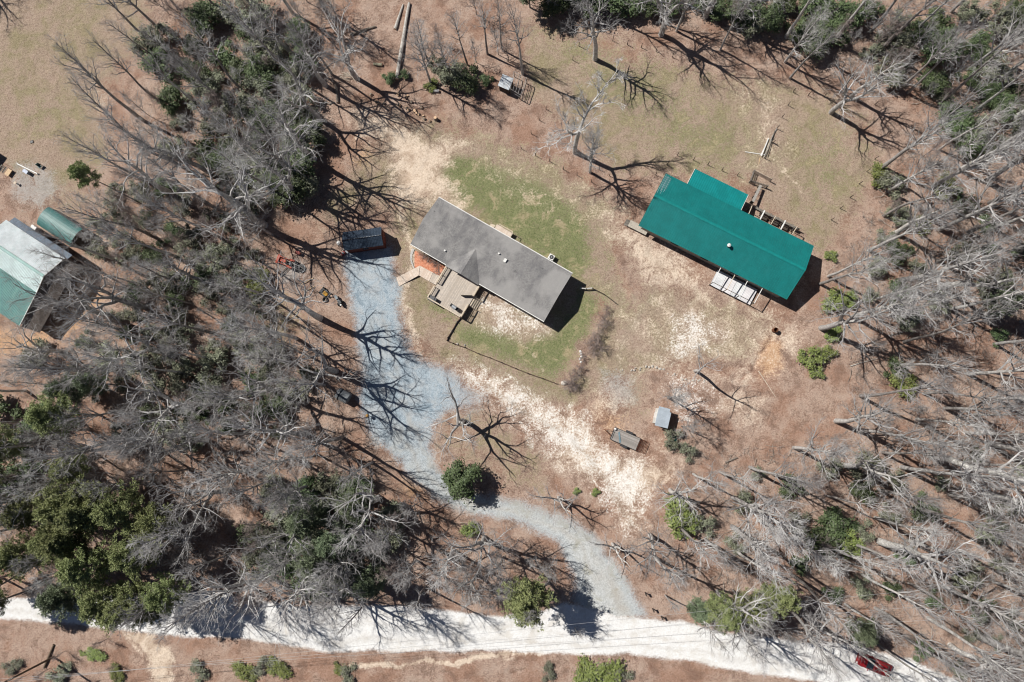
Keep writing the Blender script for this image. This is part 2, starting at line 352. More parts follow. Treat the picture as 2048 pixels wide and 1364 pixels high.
quads = np.empty((nx-1, ny-1, 4), int); idx = np.arange(nx*ny).reshape(nx, ny)
quads[..., 0] = idx[:-1, :-1]; quads[..., 1] = idx[1:, :-1]; quads[..., 2] = idx[1:, 1:]; quads[..., 3] = idx[:-1, 1:]
def cell(m): return ((m[:-1, :-1]+m[1:, 1:]+m[1:, :-1]+m[:-1, 1:])/4).reshape(-1)
cls = np.zeros((nx-1)*(ny-1), int)
cls[cell(m_green*(m_sand < .5)) > .45] = 4
cls[cell(m_drive) > .5] = 1; cls[cell(m_road) > .5] = 2; cls[cell(m_mulch) > .5] = 3
quads = quads.reshape(-1, 4)
def sheet(name, sel):
    q = quads[sel]; used, inv = np.unique(q, return_inverse=True); inv = inv.reshape(-1, 4)
    me = bpy.data.meshes.new(name)
    me.vertices.add(len(used)); me.vertices.foreach_set('co', verts[used].astype('f').ravel())
    me.loops.add(inv.size); me.loops.foreach_set('vertex_index', inv.ravel().astype('i'))
    me.polygons.add(len(inv)); me.polygons.foreach_set('loop_start', (np.arange(len(inv))*4).astype('i'))
    me.polygons.foreach_set('loop_total', np.full(len(inv), 4, 'i'))
    me.polygons.foreach_set('use_smooth', [True]*len(inv))
    for nm2, A in (('mA', attA), ('mB', attB), ('mC', attC)):
        at = me.attributes.new(nm2, 'FLOAT_COLOR', 'POINT'); at.data.foreach_set('color', A[used].astype('f').ravel())
    me.update(calc_edges=True); me.materials.append(GM)
    o = bpy.data.objects.new(name, me); COL.objects.link(o); o['kind'] = 'structure'; return o
sheet('ground', cls == 0); sheet('gravel_driveway', cls == 1); sheet('gravel_road', cls == 2)
sheet('mulch_bed', cls == 3); sheet('lawn', cls == 4)
# ================================================================== MATERIALS FOR OBJECTS
def rib_mat(name, col, period, axis_='X', rough=.45, metal=.0, var=.16, streak=None):
    """painted ribbed sheet metal: fine relief plus weathering"""
    m, n, b = newmat(name); tc = N(n, 'ShaderNodeTexCoord').outputs['Object']
    w = N(n, 'ShaderNodeTexWave'); w.bands_direction = axis_; w.inputs['Scale'].default_value = 1/period*.3183; w.wave_profile = 'SIN'
    w.inputs['Distortion'].default_value = .0; n.links.new(tc, w.inputs['Vector'])
    f = noise(n, tc, .6, 6, .7); f2 = noise(n, tc, 6, 4, .6)
    c = mixc(n, mrange(n, f, .3, .7), tuple(x*(1-var) for x in col), tuple(min(1, x*(1+var)) for x in col))
    c = mixc(n, mrange(n, f2, .45, .75, 0, .3), c, streak or tuple(x*.6+.05 for x in col))
    mp = N(n, 'ShaderNodeMapping'); mp.inputs['Scale'].default_value = (1, .12, 1) if axis_ == 'X' else (.12, 1, 1); n.links.new(tc, mp.inputs['Vector'])
    c = mixc(n, mrange(n, noise(n, mp.outputs[0], 1.3, 5, .75), .5, .72, 0, .45), c, streak or tuple(x*.6+.05 for x in col))
    n.links.new(c, b.inputs['Base Color']); b.inputs['Roughness'].default_value = rough; b.inputs['Metallic'].default_value = metal
    bp = N(n, 'ShaderNodeBump'); bp.inputs['Strength'].default_value = .35; bp.inputs['Distance'].default_value = .03
    n.links.new(w.outputs['Fac'], bp.inputs['Height']); n.links.new(bp.outputs[0], b.inputs['Normal'])
    return m
def shingle_mat():
    m, n, b = newmat('asphalt_shingles'); tc = N(n, 'ShaderNodeTexCoord').outputs['Object']
    br = N(n, 'ShaderNodeTexBrick'); br.inputs['Scale'].default_value = 3.2; br.inputs['Mortar Size'].default_value = .012
    br.inputs['Color1'].default_value = (.13, .128, .127, 1); br.inputs['Color2'].default_value = (.27, .265, .26, 1); br.inputs['Mortar'].default_value = (.07, .07, .07, 1)
    n.links.new(tc, br.inputs['Vector'])
    mp = N(n, 'ShaderNodeMapping'); mp.inputs['Scale'].default_value = (1, .28, 1); n.links.new(tc, mp.inputs['Vector'])
    st = noise(n, mp.outputs[0], 1.1, 5, .6); big = noise(n, tc, .18, 3, .6); fine = noise(n, tc, 9, 3, .8)
    c = mixc(n, mrange(n, st, .42, .60, 0, .9), br.outputs['Color'], (.11, .11, .115))
    c = mixc(n, mrange(n, big, .42, .6, 0, .7), c, (.33, .322, .31))
    c = mixc(n, mrange(n, fine, .35, .7, 0, .5), c, (.36, .34, .325))
    n.links.new(c, b.inputs['Base Color']); b.inputs['Roughness'].default_value = .92
    bp = N(n, 'ShaderNodeBump'); bp.inputs['Strength'].default_value = .5; bp.inputs['Distance'].default_value = .02
    n.links.new(fine, bp.inputs['Height']); n.links.new(bp.outputs[0], b.inputs['Normal']); return m
def plank_mat(name, c1, c2, c3, period=.14, axis_='Y'):
    m, n, b = newmat(name); tc = N(n, 'ShaderNodeTexCoord').outputs['Object']
    sp = N(n, 'ShaderNodeSeparateXYZ'); n.links.new(tc, sp.inputs[0])
    q = N(n, 'ShaderNodeMath', operation='DIVIDE'); n.links.new(sp.outputs[axis_], q.inputs[0]); q.inputs[1].default_value = period
    fl = N(n, 'ShaderNodeMath', operation='FLOOR'); n.links.new(q.outputs[0], fl.inputs[0])
    wn = N(n, 'ShaderNodeTexWhiteNoise', noise_dimensions='1D'); n.links.new(fl.outputs[0], wn.inputs['W'])
    fr = N(n, 'ShaderNodeMath', operation='FRACT'); n.links.new(q.outputs[0], fr.inputs[0])
    c = mixc(n, wn.outputs['Value'], c1, c2)
    c = mixc(n, mrange(n, noise(n, tc, 2.2, 6, .75), .45, .62, 0, .65), c, c3)
    c = mixc(n, mrange(n, fr.outputs[0], .86, .95), c, tuple(x*.35 for x in c1))
    n.links.new(c, b.inputs['Base Color']); b.inputs['Roughness'].default_value = .85; return m
SHING = shingle_mat()
TEAL = rib_mat('teal_metal', (.005, .165, .16), .34, 'X', .5, streak=(.02, .21, .205))
TEALR = mat('teal_rib', (.008, .20, .19), .45, .15)
WHITE = mat('white_paint', (.72, .71, .68), .5, .12, 2)
SIDING = mat('white_siding', (.60, .59, .55), .6, .12, 2)
DECKW = plank_mat('weathered_deck', (.43, .37, .31), (.58, .51, .44), (.38, .34, .30), .14, 'X')
RAMPW = plank_mat('ramp_wood', (.58, .46, .37), (.70, .60, .51), (.50, .42, .35), .14, 'X')
RAILW = mat('rail_wood', (.58, .49, .38), .7, .2, 5)
OLDW = mat('old_grey_wood', (.20, .18, .155), .9, .4, 4, bump=.3)
DARKW = mat('dark_wood', (.07, .055, .045), .9, .4, 4)
PALEW = mat('pale_wood', (.62, .45, .28), .8, .2, 5)
NAVY = rib_mat('dark_blue_metal', (.030, .045, .068), .24, 'X', .38, streak=(.07, .10, .14))
REDW = mat('red_brown_siding', (.11, .03, .022), .8, .3, 6)
BLK = mat('black_plastic', (.018, .018, .02), .5, .3, 6)
STEEL = mat('galvanised', (.42, .44, .46), .4, .2, 5, metal=.4)
DKSTEEL = mat('dark_steel', (.05, .05, .052), .5, .3, 6)
TYRE = mat('tyre', (.02, .02, .02), .9, .2)
ORANGE = mat('tractor_orange', (.40, .07, .035), .6, .4, 6)
RUST = mat('rust', (.16, .06, .03), .9, .4, 8)
YEL = mat('mower_yellow', (.50, .27, .04), .6, .3)
REDP = mat('car_red', (.27, .014, .018), .32, .35, 5, spec=.5)
GLASS = mat('tinted_glass', (.03, .045, .055), .08, .1, spec=.8)
LTGREY = rib_mat('pale_grey_metal', (.36, .41, .46), .25, 'Y', .5, streak=(.48, .54, .60))
CONC = mat('concrete', (.50, .48, .45), .9, .2, 4)
WHITEM = rib_mat('white_ribbed_metal', (.66, .70, .71), .24, 'X', .35, streak=(.40, .56, .55))
PALET = rib_mat('pale_teal_metal', (.58, .68, .67), .24, 'X', .35, streak=(.5, .62, .61))
OLDT = rib_mat('faded_teal_metal', (.10, .24, .22), .24, 'X', .45, streak=(.32, .46, .44))
GREYB = mat('blue_grey_metal', (.20, .24, .29), .5, .25, 3)
BROWNW = mat('brown_siding', (.13, .10, .085), .85, .3, 3)
TARP = mat('green_tarp', (.03, .14, .12), .5, .3, 4)
ROCK = mat('rock', (.42, .39, .35), .95, .35, 5, bump=.5, objrand=.2)
CUT = mat('fresh_cut_wood', (.66, .45, .29), .85, .2, 6)
BARK = mat('log_bark', (.24, .20, .165), .95, .4, 4, bump=.5)
BARKW = mat('bleached_log', (.46, .43, .39), .9, .3, 3, bump=.4)

def frame(ps, z):
    """world rectangle fitted through four photo corners (A,B,C,D round the roof) seen at height z"""
    A, B, C, D = [G(x, y, z) for x, y in ps]
    c = (A+B+C+D)/4; u = (B-A+C-D); L = u.length/2; rz = math.atan2(u.y, u.x)
    w = (A-D+B-C); Wd = w.length/2
    return c, L, Wd, rz
def loc(c, rz, px, py, z=0.):
    """photo pixel -> local xy in a thing's frame"""
    p = G(px, py, z)-Vector((c.x, c.y, 0)); ca, sa = math.cos(-rz), math.sin(-rz)
    return (p.x*ca-p.y*sa, p.x*sa+p.y*ca)
def pipe(t, name, x, y, z, r, h, m, cap=True):
    o = MB().tube([(x, y, z), (x, y, z+h)], r, 10).build(name, m, t)
    if cap: MB().tube([(x, y, z+h+.005), (x, y, z+h+.06)], r*1.35, 10).build('cap', m, o)

# ================================================================== MAIN HOUSE
ZE, RISE = 3.0, 1.15
c, L, Wd, rz = frame([(877, 393), (1143, 548), (1090, 642), (822, 490)], ZE)
house = empty('house', (c.x, c.y, 0), rz, 'long single storey house with a worn grey shingle roof and a wooden front deck', 'house')
HC, HR = c, rz
hx, hy = L/2, Wd/2
def gable_roof(t, hx, hy, ze, rise, m, th=.12, name='roof', y0=0.):
    b = MB()
    for s in (1, -1):
        b.prism([(-hx, s*hy), (hx, s*hy), (hx, y0), (-hx, y0)] if s < 0 else [(-hx, y0), (hx, y0), (hx, s*hy), (-hx, s*hy)],
                [ze, ze, ze+rise, ze+rise] if s < 0 else [ze+rise, ze+rise, ze, ze],
                [ze+th, ze+th, ze+rise+th, ze+rise+th] if s < 0 else [ze+rise+th, ze+rise+th, ze+th, ze+th])
    return b.build(name, m, t)
def gable_walls(t, hx, hy, ze, rise, m, name='wall', o=.3):
    b = MB(); x, y = hx-o, hy-o; zt = ze+rise*o/hy-.02
    b.prism([(-x, -y), (x, -y), (x, y), (-x, y)], 0, zt)
    for sx in (-1, 1):
        P = [(-y, zt), (y, zt), (0, ze+rise-.03)]; x2 = sx*x; x3 = sx*(x-.15)
        b.face([(x2, a, z) for a, z in (P if sx > 0 else P[::-1])]); b.face([(x3, a, z) for a, z in (P[::-1] if sx > 0 else P)])
    return b.build(name, m, t)
gable_walls(house, hx, hy, ZE, RISE, SIDING)
roof = gable_roof(house, hx, hy, ZE, RISE, SHING)
b = MB()
for s in (-1, 1): b.beam((-hx, s*(hy+.06), ZE-.02), (hx, s*(hy+.06), ZE-.02), .11, .13)
b.build('gutter', WHITE, house)
# cross gable over the deck
zr = ZE+RISE+.13; sl_ = RISE/hy
ex0 = loc(c, rz, 894, 526, ZE)[0]; ex1 = loc(c, rz, 957, 569, ZE)[0]; em = (ex0+ex1)/2; gw = (ex1-ex0)/2
b = MB(); yb = -hy-.28
for s, x in ((-1, em-gw), (1, em+gw)):
    pts = [(em, .12, zr+.02), (em, yb, zr+.02), (x+s*.0, yb, ZE+.13), (x, -hy+.03, ZE+.16)]
    b.face(pts if s < 0 else pts[::-1])
b.build('porch_gable_roof', SHING, house)
b = MB(); b.prism([(em-gw+.3, -hy-.02), (em+gw-.3, -hy-.02), (em+gw-.3, -hy+.12), (em-gw+.3, -hy+.12)], ZE-.1, ZE+.12)
b.face([(em-gw+.1, -hy-.1, ZE+.12), (em+gw-.1, -hy-.1, ZE+.12), (em, -hy-.1, zr)]); b.build('gable_wall', SIDING, house)
# ridge vent, pipes, roof vent
x0, x1 = loc(c, rz, 935, 489, 4.2)[0], loc(c, rz, 1030, 542, 4.2)[0]
b = MB()
b.box(((x0+x1)/2, .0, zr+.035), (x1-x0, .34, .06)); b.build('ridge_vent', SHING, house, bevel=.01)
for px, py, r_, h_ in ((889.5, 501, .13, .28), (998, 508, .13, .28)):
    x, y = loc(c, rz, px, py, 3.8); z = ZE+(1-abs(y)/hy)*RISE+.05; pipe(house, 'vent_pipe', x, y, z, r_*.8, h_, WHITE)
for px, py in ((868.5, 422), (1084, 536)):
    x, y = loc(c, rz, px, py, 3.8); z = ZE+(1-abs(y)/hy)*RISE+.05; pipe(house, 'vent_pipe', x, y, z, .05, .2, DKSTEEL, False)
x, y = loc(c, rz, 1010.5, 521.5, 4.0); z = ZE+(1-abs(y)/hy)*RISE+.12
vb = MB().box((x, y, z+.14), (.42, .58, .26)).build('roof_vent', WHITE, house, bevel=.03)
# windows, door
for xw in (-hx+2.5, -hx+6, hx-9, hx-6, hx-2.6):
    for s in (-1, 1):
        w = MB().box((xw, s*(hy-.29), 1.9), (1.0, .06, 1.2)).build('window', GLASS, house)
        MB().box((xw, s*(hy-.285), 1.26), (1.15, .09, .07)).build('sill', WHITE, w)
d = MB().box((em+.3, -hy+.29, 1.9), (.95, .06, 2.05)).build('door', mat('door_brown', (.18, .09, .05), .5), house)
MB().blob((em+.65, -hy+.22, 1.85), .045).build('handle', STEEL, d)
# rear stoop and air conditioner
def at_house(px, py, z=0.): return loc(HC, HR, px, py, z)
p1 = at_house(986, 455, .9); p2 = at_house(1028, 474, .9)
t = empty('back_stoop', G(1007, 466, 0), HR, 'small pale wooden back stoop with a handrail behind the grey house', 'stoop')
MB().box((0, -.3, .8), (2.9, 1.7, .1)).build('platform', RAMPW, t)
b = MB(); b.beam((-1.0, .55, 1.75), (1.5, .55, 1.75), .10, .05); b.beam((1.5, .55, 1.75), (1.5, -.6, 1.75), .10, .05); b.build('railing', RAILW, t)
for x in (-1.2, 1.4):
    for y in (.48, -.9): MB().box((x, y, .37), (.1, .1, .76)).build('post', RAILW, t)
b = MB()
for k in range(3): b.box((-1.75-k*.28, -.3, .62-.22*k), (.28, 1.2, .05))
b.build('steps', RAILW, t)
t = empty('air_conditioner', G(1103, 516.5, 0), HR, 'pale square air conditioner unit with a round fan beside the grey house', 'air conditioner')
MB().box((0, 0, .45), (.85, .85, .85)).build('casing', WHITE, t, bevel=.04)
MB().tube([(0, 0, .88), (0, 0, .90)], .33, 20).build('fan_grille', DKSTEEL, t); MB().tube([(0, 0, .905), (0, 0, .95)], .1, 12).build('fan_hub', STEEL, t)
MB().box((0, 0, .015), (1.15, 1.15, .06)).build('pad', CONC, t)

# ================================================================== FRONT DECK
dz = .95
t = empty('front_deck', (HC.x, HC.y, 0), HR, 'weathered timber front deck with railings and steps against the grey house', 'deck')
A = at_house(896, 532, dz); Bq = at_house(856, 598, dz); Cq = at_house(923, 634, dz); Dq = at_house(961, 571, dz)
xl, xr, yb_ = (A[0]+Bq[0])/2, (Cq[0]+Dq[0])/2, (Bq[1]+Cq[1])/2; yt = -hy+.32
MB().prism([(xl, yb_), (xr, yb_), (xr, yt), (xl, yt)], dz-.06, dz).build('floor', DECKW, t)
b = MB()
for s, x in ((0, xl), (0, xr)): b.beam((x, yb_, dz-.32), (x, yt, dz-.32), .05, .25)
b.beam((xl, yb_, dz-.32), (xr, yb_, dz-.32), .05, .25); b.build('rim_board', RAILW, t)
gy0 = at_house(947, 592, dz+.9)[1]; gy1 = at_house(937.5, 610, dz+.9)[1]      # gap for the steps
ry0 = at_house(874, 565, dz+.9)[1]; ry1 = at_house(868, 572, dz+.9)[1]
def rail(a, b_, name='railing', dense=True):
    q = MB(); L_ = math.dist(a, b_); q.beam((*a, dz+.95), (*b_, dz+.95), .19, .045); q.beam((*a, dz+.12), (*b_, dz+.12), .05, .08); q.beam((*a, dz+.8), (*b_, dz+.8), .05, .08)
    k = int(L_/.13)
    for i in range(1, k):
        f = i/k; x = a[0]+(b_[0]-a[0])*f; y = a[1]+(b_[1]-a[1])*f; q.box((x, y, dz+.5), (.04, .04, .7))
    r = q.build(name, RAILW, t)
    for f in ([0, 1] if L_ < 2.2 else [0, .5, 1]):
        x = a[0]+(b_[0]-a[0])*f; y = a[1]+(b_[1]-a[1])*f
        MB().box((x, y, (dz+.98)/2-.02), (.1, .1, dz+.9)).build('post', RAILW, t)
yland = ry0-1.7
rail((xl, -hy-.1), (xl, ry0)); rail((xl, ry1), (xl, yb_)); rail((xl, yb_), (xr, yb_))
rail((xr, -hy-.1), (xr, gy0)); rail((xr, gy1), (xr, yb_))
q = MB()
for k in range(4): q.box((xr+.18+k*.30, (gy0+gy1)/2, dz-.18-.21*k), (.28, abs(gy0-gy1)-.1, .05))
q.build('steps', RAILW, t)
for yy in (gy0, gy1):
    q = MB(); q.beam((xr, yy, dz+.7), (xr+1.35, yy, .8), .09, .05); q.beam((xr, yy, dz-.3), (xr+1.35, yy, .02), .05, .2); q.box((xr+1.35, yy, .45), (.09, .09, .9)); q.build('stair_rail', RAILW, t)
g0 = at_house(930, 603, dz); g1 = at_house(945.5, 593, dz+.6)
q = MB(); q.beam((g1[0]-.15, g1[1]+.1, dz+.06), (g1[0]-1.7, g1[1]-.75, dz+.06), .04, .8); q.build('gate', OLDW, t)
# ramp / boardwalk to the drive
t = empty('boardwalk', (HC.x, HC.y, 0), HR, 'pale plank boardwalk bending from the gravel drive to the deck', 'boardwalk')
def seg(p0, p1, p2, p3, za, zb, nm):
    l = [at_house(*p, .4) for p in (p0, p1, p2, p3)]
    cx = sum(p[0] for p in l)/4; cy = sum(p[1] for p in l)/4
    dx, dy = (l[1][0]+l[2][0]-l[0][0]-l[3][0]), (l[1][1]+l[2][1]-l[0][1]-l[3][1]); a = math.atan2(dy, dx)
    ca, sa = math.cos(-a), math.sin(-a)
    q = [((x-cx)*ca-(y-cy)*sa, (x-cx)*sa+(y-cy)*ca) for x, y in l]
    o = MB().prism(q[::-1], [za-.06, zb-.06, zb-.06, za-.06][::-1] if False else [z-.06 for z in (za, zb, zb, za)], [za, zb, zb, za])
    # winding: order given as bottom-left..; heights follow the reversed list
    return o, (cx, cy), a
def ramp(pts, zs, nm, m=None):
    l = [at_house(*p, sum(zs)/len(zs)) for p in pts]; n_ = len(l)
    cx = sum(p[0] for p in l)/n_; cy = sum(p[1] for p in l)/n_
    dx, dy = l[1][0]-l[0][0], l[1][1]-l[0][1]; a = math.atan2(dy, dx); ca, sa = math.cos(-a), math.sin(-a)
    q = [((x-cx)*ca-(y-cy)*sa, (x-cx)*sa+(y-cy)*ca) for x, y in l]
    o = MB().prism(q[::-1], [z-.08 for z in zs[::-1]], zs[::-1]).build(nm, m or RAMPW, t); o.location = (cx, cy, 0); o.rotation_euler.z = a; return o
ramp([(792, 555), (840, 531.5), (838, 551), (798, 572)], [.08, .42, .42, .08], 'lower_ramp')
ramp([(840, 531.5), (866, 545), (858, 562.5), (838.3, 551)], [.425, .5, .5, .425], 'walkway')
ramp([(866.2, 545), (881, 553), (872, 570), (858.2, 562.5)], [.6, .78, .78, .6], 'upper_steps', DECKW)
# deck furniture
t = empty('grill', G(910, 616, dz), HR-.1, 'silver lidded gas grill with black side shelves on the wooden deck', 'grill'); t.location.z = dz
MB().box((0, 0, .45), (.55, .5, .8)).build('cabinet', BLK, t)
MB().tube([(-.36, 0, .95), (.36, 0, .95)], .29, 14).build('lid', STEEL, t, smooth=False)
for s in (-1, 1): MB().box((s*.56, 0, .86), (.36, .5, .05)).build('side_shelf', BLK, t)
MB().bar((-.3, -.32, 1.0), (.3, -.32, 1.0), .03).build('handle', STEEL, t)
t = empty('covered_smoker', G(866, 599, dz), HR, 'bulky grey covered box in the corner of the wooden deck', 'cover'); t.location.z = dz
MB().box((0, 0, .42), (1.35, .85, .84)).build('cover', mat('grey_cover', (.12, .12, .125), .7, .25, 5), t, bevel=.09)
MB().box((.1, 0, .88), (.5, .6, .1)).build('top_bulge', mat('grey_cover', (.1, .1, .1)), t, bevel=.04)
# curb of the mulch bed
q = MB(); cp = [(827, 498), (823, 508), (822, 518), (824.5, 528), (828.5, 537)]
for i in range(4):
    a_, b_ = G(*cp[i]), G(*cp[i+1]); q.beam((a_.x, a_.y, .0), (b_.x, b_.y, .0), .42-.08*i, .12)
tag(q.build('bed_edging', CONC), 'curved pale concrete edging round the end of the orange mulch bed', 'edging')

# ================================================================== DARK SHED
c, L, Wd, rz = frame([(684.4, 465.4), (762.4, 453.9), (767.8, 490.8), (690, 500.8)], 2.5)
t = empty('storage_shed', (c.x, c.y, 0), rz, 'narrow red-brown storage shed with a dark blue metal roof at the head of the drive', 'shed')
gable_walls(t, L/2, Wd/2, 2.5, .75, REDW, o=.12)
rf = gable_roof(t, L/2, Wd/2, 2.5, .75, NAVY, .05)
q = MB(); k = int(L/.24)
for i in range(k+1):
    x = -L/2+.03+i*(L-.06)/k
    for s in (-1, 1): q.beam((x, s*Wd/2, 2.552), (x, 0, 3.302), .035, .03)
q.build('roof_rib', mat('dark_blue_rib', (.05, .07, .10), .35), rf)
MB().tube([(-L/2, 0, 3.33), (L/2, 0, 3.33)], .07, 6).build('ridge_cap', NAVY, rf)
d = MB().box((L/2-.1, 0, 1.05), (.06, 1.6, 1.9)).build('door', mat('shed_door', (.16, .04, .03), .7), t); MB().box((L/2-.05, .3, 1.1), (.04, .05, .2)).build('handle', STEEL, d)
MB().box((0, -Wd/2+.1, 1.5), (.8, .06, .7)).build('window', GLASS, t)
t = empty('propane_tank', G(681.5, 489, 0), rz, 'white upright tank against the end wall of the dark blue roofed shed', 'tank')
MB().tube([(0, 0, .1), (0, 0, 1.15), (0, 0, 1.3)], [.36, .36, .2], 14).build('body', WHITE, t, smooth=True); MB().tube([(0, 0, 1.3), (0, 0, 1.42)], .09, 8).build('valve', STEEL, t); MB().tube([(0, 0, 0), (0, 0, .1)], .3, 12).build('foot_ring', DKSTEEL, t)
t = empty('push_mower', G(687, 507, 0), rz+.5, 'small red and white push mower by the corner of the dark shed', 'mower')
MB().prism([(-.35, -.27), (.3, -.27), (.38, 0), (.3, .27), (-.35, .27)], .12, .3).build('deck', REDP, t, bevel=.03); MB().tube([(0, 0, .3), (0, 0, .5)], [.19, .15], 10).build('engine', WHITE, t)
for x in (-.3, .3):
    for y in (-.32, .32): MB().tube([(x, y-.03, .11), (x, y+.03, .11)], .11, 10).build('wheel', TYRE, t)
q = MB(); q.bar((-.35, -.22, .3), (-1.0, -.22, .95)); q.bar((-.35, .22, .3), (-1.0, .22, .95)); q.bar((-1, -.22, .95), (-1, .22, .95)); q.build('handle', DKSTEEL, t)

# ================================================================== GREEN BARN
ZB, RB = 3.3, 2.1
c, L, Wd, rz = frame([(1330, 346.5), (1627, 491), (1574, 600), (1278.5, 451.5)], ZB)
BC, BR = c, rz
barn = empty('barn', (c.x, c.y, 0), rz, 'long barn with a bright teal ribbed metal roof and a lean-to wing', 'barn')
hx, hy = L/2, Wd/2
gable_walls(barn, hx, hy, ZB, RB, mat('barn_boards', (.30, .27, .23), .85, .3, 3), o=.55)
roof = gable_roof(barn, hx, hy, ZB, RB, TEAL, .05)
q = MB(); k = int(L/.335); rnd = random.Random(1)
for i in range(k+1):
    x = -hx+.03+i*(L-.06)/k
    for s in (-1, 1): q.beam((x, s*hy, ZB+.052), (x, s*.1, ZB+.052+RB*(1-.1/hy)), .05, .028)
q.build('roof_rib', TEALR, roof)
MB().prism([(-hx, -.22), (hx, -.22), (hx, 0), (-hx, 0)], ZB+RB+.02, [ZB+RB+.055, ZB+RB+.055, ZB+RB+.12, ZB+RB+.12]).prism([(-hx, 0), (hx, 0), (hx, .22), (-hx, .22)], ZB+RB+.02, [ZB+RB+.12, ZB+RB+.12, ZB+RB+.055, ZB+RB+.055]).build('ridge_cap', TEALR, roof)
# weathered pale panel at the north west end
q = MB(); b0 = (1-.88)
for i, w_ in enumerate((.05, .03, .07, .04, .03, .06, .02)):
    x = -hx+.15+i*.16; ya = hy-.05-rnd.random()*.5; yb2 = hy-2.6-rnd.random()*1.6
    z_ = lambda y: ZB+RB*(1-y/hy)+.085
    q.face([(x, yb2, z_(yb2)), (x+w_, yb2, z_(yb2)), (x+w_, ya, z_(ya)), (x, ya, z_(ya))])
q.build('worn_paint', mat('worn_paint', (.30, .40, .42), .6, .4, 5), roof)
# lean-to wing
w = [loc(c, rz, *p) for p in ()]
l = [loc(c, rz, px, py, z) for px, py, z in ((1390, 337.6, 2.75), (1496, 388, 2.75), (1483, 420, 3.3), (1376, 366, 3.3))]
xa, xb = (l[0][0]+l[3][0])/2, (l[1][0]+l[2][0])/2; yo = (l[0][1]+l[1][1])/2; yi = hy-.15
q = MB().prism([(xa, yi), (xb, yi), (xb, yo), (xa, yo)], [ZB-.06, ZB-.06, 2.62, 2.62], [ZB-.01, ZB-.01, 2.67, 2.67]); lt = q.build('lean_to_roof', rib_mat('teal_metal_wing', (.005, .21, .21), .34, 'X', .4, streak=(.02, .26, .255)), barn)
q = MB(); k = int((xb-xa)/.335)
for i in range(k+1):
    x = xa+.03+i*(xb-xa-.06)/k; q.beam((x, yo, 2.672), (x, yi, ZB-.008), .05, .028)
q.build('roof_rib', TEALR, lt)
MB().prism([(xa+.15, hy-.4), (xb-.15, hy-.4), (xb-.15, yo-.2), (xa+.15, yo-.2)], 0, [ZB-.1, ZB-.1, 2.6, 2.6]).build('lean_to_wall', SIDING, barn)
for x in (xa-.04, xb+.04): MB().beam((x, yi, ZB-.03), (x, yo, 2.64), .06, .08).build('trim_board', WHITE, barn)
x, y = loc(c, rz, 1457, 491.5, 5.0); z = ZB+RB*(1-abs(y)/hy)
ch = MB().tube([(x, y, z), (x, y, z+.75)], .15, 12).build('chimney_pipe', STEEL, barn); MB().tube([(x, y, z+.78), (x, y, z+.82), (x, y, z+.95)], [.27, .27, .05], 12).build('rain_cap', WHITE, ch)
for xw in (-6, -1, 4):
    MB().box((xw, -hy+.53, 1.6), (1.3, .06, 1.0)).build('window', GLASS, barn)
MB().box((hx-.54, 0, 1.4), (.06, 2.6, 2.6)).build('door', DARKW, barn)
# front pergola rafters over the white platform
pg = empty('platform_pergola', (c.x, c.y, 0), rz, 'white panelled platform under four open rafters in front of the teal barn', 'platform')
l = [loc(c, rz, px, py, .35) for px, py in ((1436, 539), (1514.5, 579.5), (1500.5, 610), (1419.5, 569))]
xa, xb = (l[0][0]+l[3][0])/2, (l[1][0]+l[2][0])/2; y1, y0 = (l[0][1]+l[1][1])/2, (l[2][1]+l[3][1])/2
xm = [(xa+(xb-xa)*k/4) for k in range(5)]
for k in range(4):
    o = MB().prism([(xm[k]+.02, y0), (xm[k+1]-.02, y0), (xm[k+1]-.02, y1), (xm[k]+.02, y1)], .27, .35).build('floor_panel', rib_mat('white_panel%d' % k, (.62+.03*(k % 2), .63, .64), .2, 'X', .6, streak=(.45, .47, .49)) if k < 2 else bpy.data.materials['white_panel%d' % (k-2)], pg)
q = MB(); q.beam((xa, y0+.03, .05), (xb, y0+.03, .05), .08, .21); q.beam((xa, y1-.03, .05), (xb, y1-.03, .05), .08, .21); q.build('skirt_board', DARKW, pg)
for k, (px, py) in enumerate(((860/4.262+1240, 912/4.262+320), (980/4.262+1240, 972/4.262+320), (1087/4.262+1240, 1025/4.262+320), (1212/4.262+1240, 1090/4.262+320))):
    x = loc(c, rz, px, py, 2.6)[0]
    MB().beam((x, -hy+.5, 2.85), (x, y0-.1, 2.5), .09, .14).build('rafter', WHITE if k != 1 else RAILW, pg)
    MB().box((x, y0-.02, 1.22), (.1, .1, 2.44)).build('post', OLDW, pg)
    if k == 3: xe = x
MB().beam((xa, y0-.02, 2.43), (xe, y0-.02, 2.43), .07, .12).build('header_beam', OLDW, pg)
st = empty('side_landing', (c.x, c.y, 0), rz, 'small grey plank landing at the left corner of the teal barn', 'landing')
l = [loc(c, rz, px, py, .6) for px, py in ((1261, 441), (1298, 458), (1291, 470), (1255, 452.5))]
xa, xb = l[3][0], l[1][0]; ya, yb2 = l[2][1], l[1][1]
MB().prism([(xa, ya), (xb, ya), (xb, yb2), (xa, yb2)], .52, .6).build('floor', mat('landing_boards', (.42, .38, .32), .8, .25, 6), st)
for x in (xa+.1, (xa+xb)/2, xb-.1): MB().box((x, ya+.08, .26), (.1, .1, .51)).build('post', OLDW, st)
q = MB(); q.box((xa-.2, (ya+yb2)/2, .3), (.3, 1.0, .05)); q.box((xa-.5, (ya+yb2)/2, .1), (.3, 1.0, .05)); q.build('steps', OLDW, st)
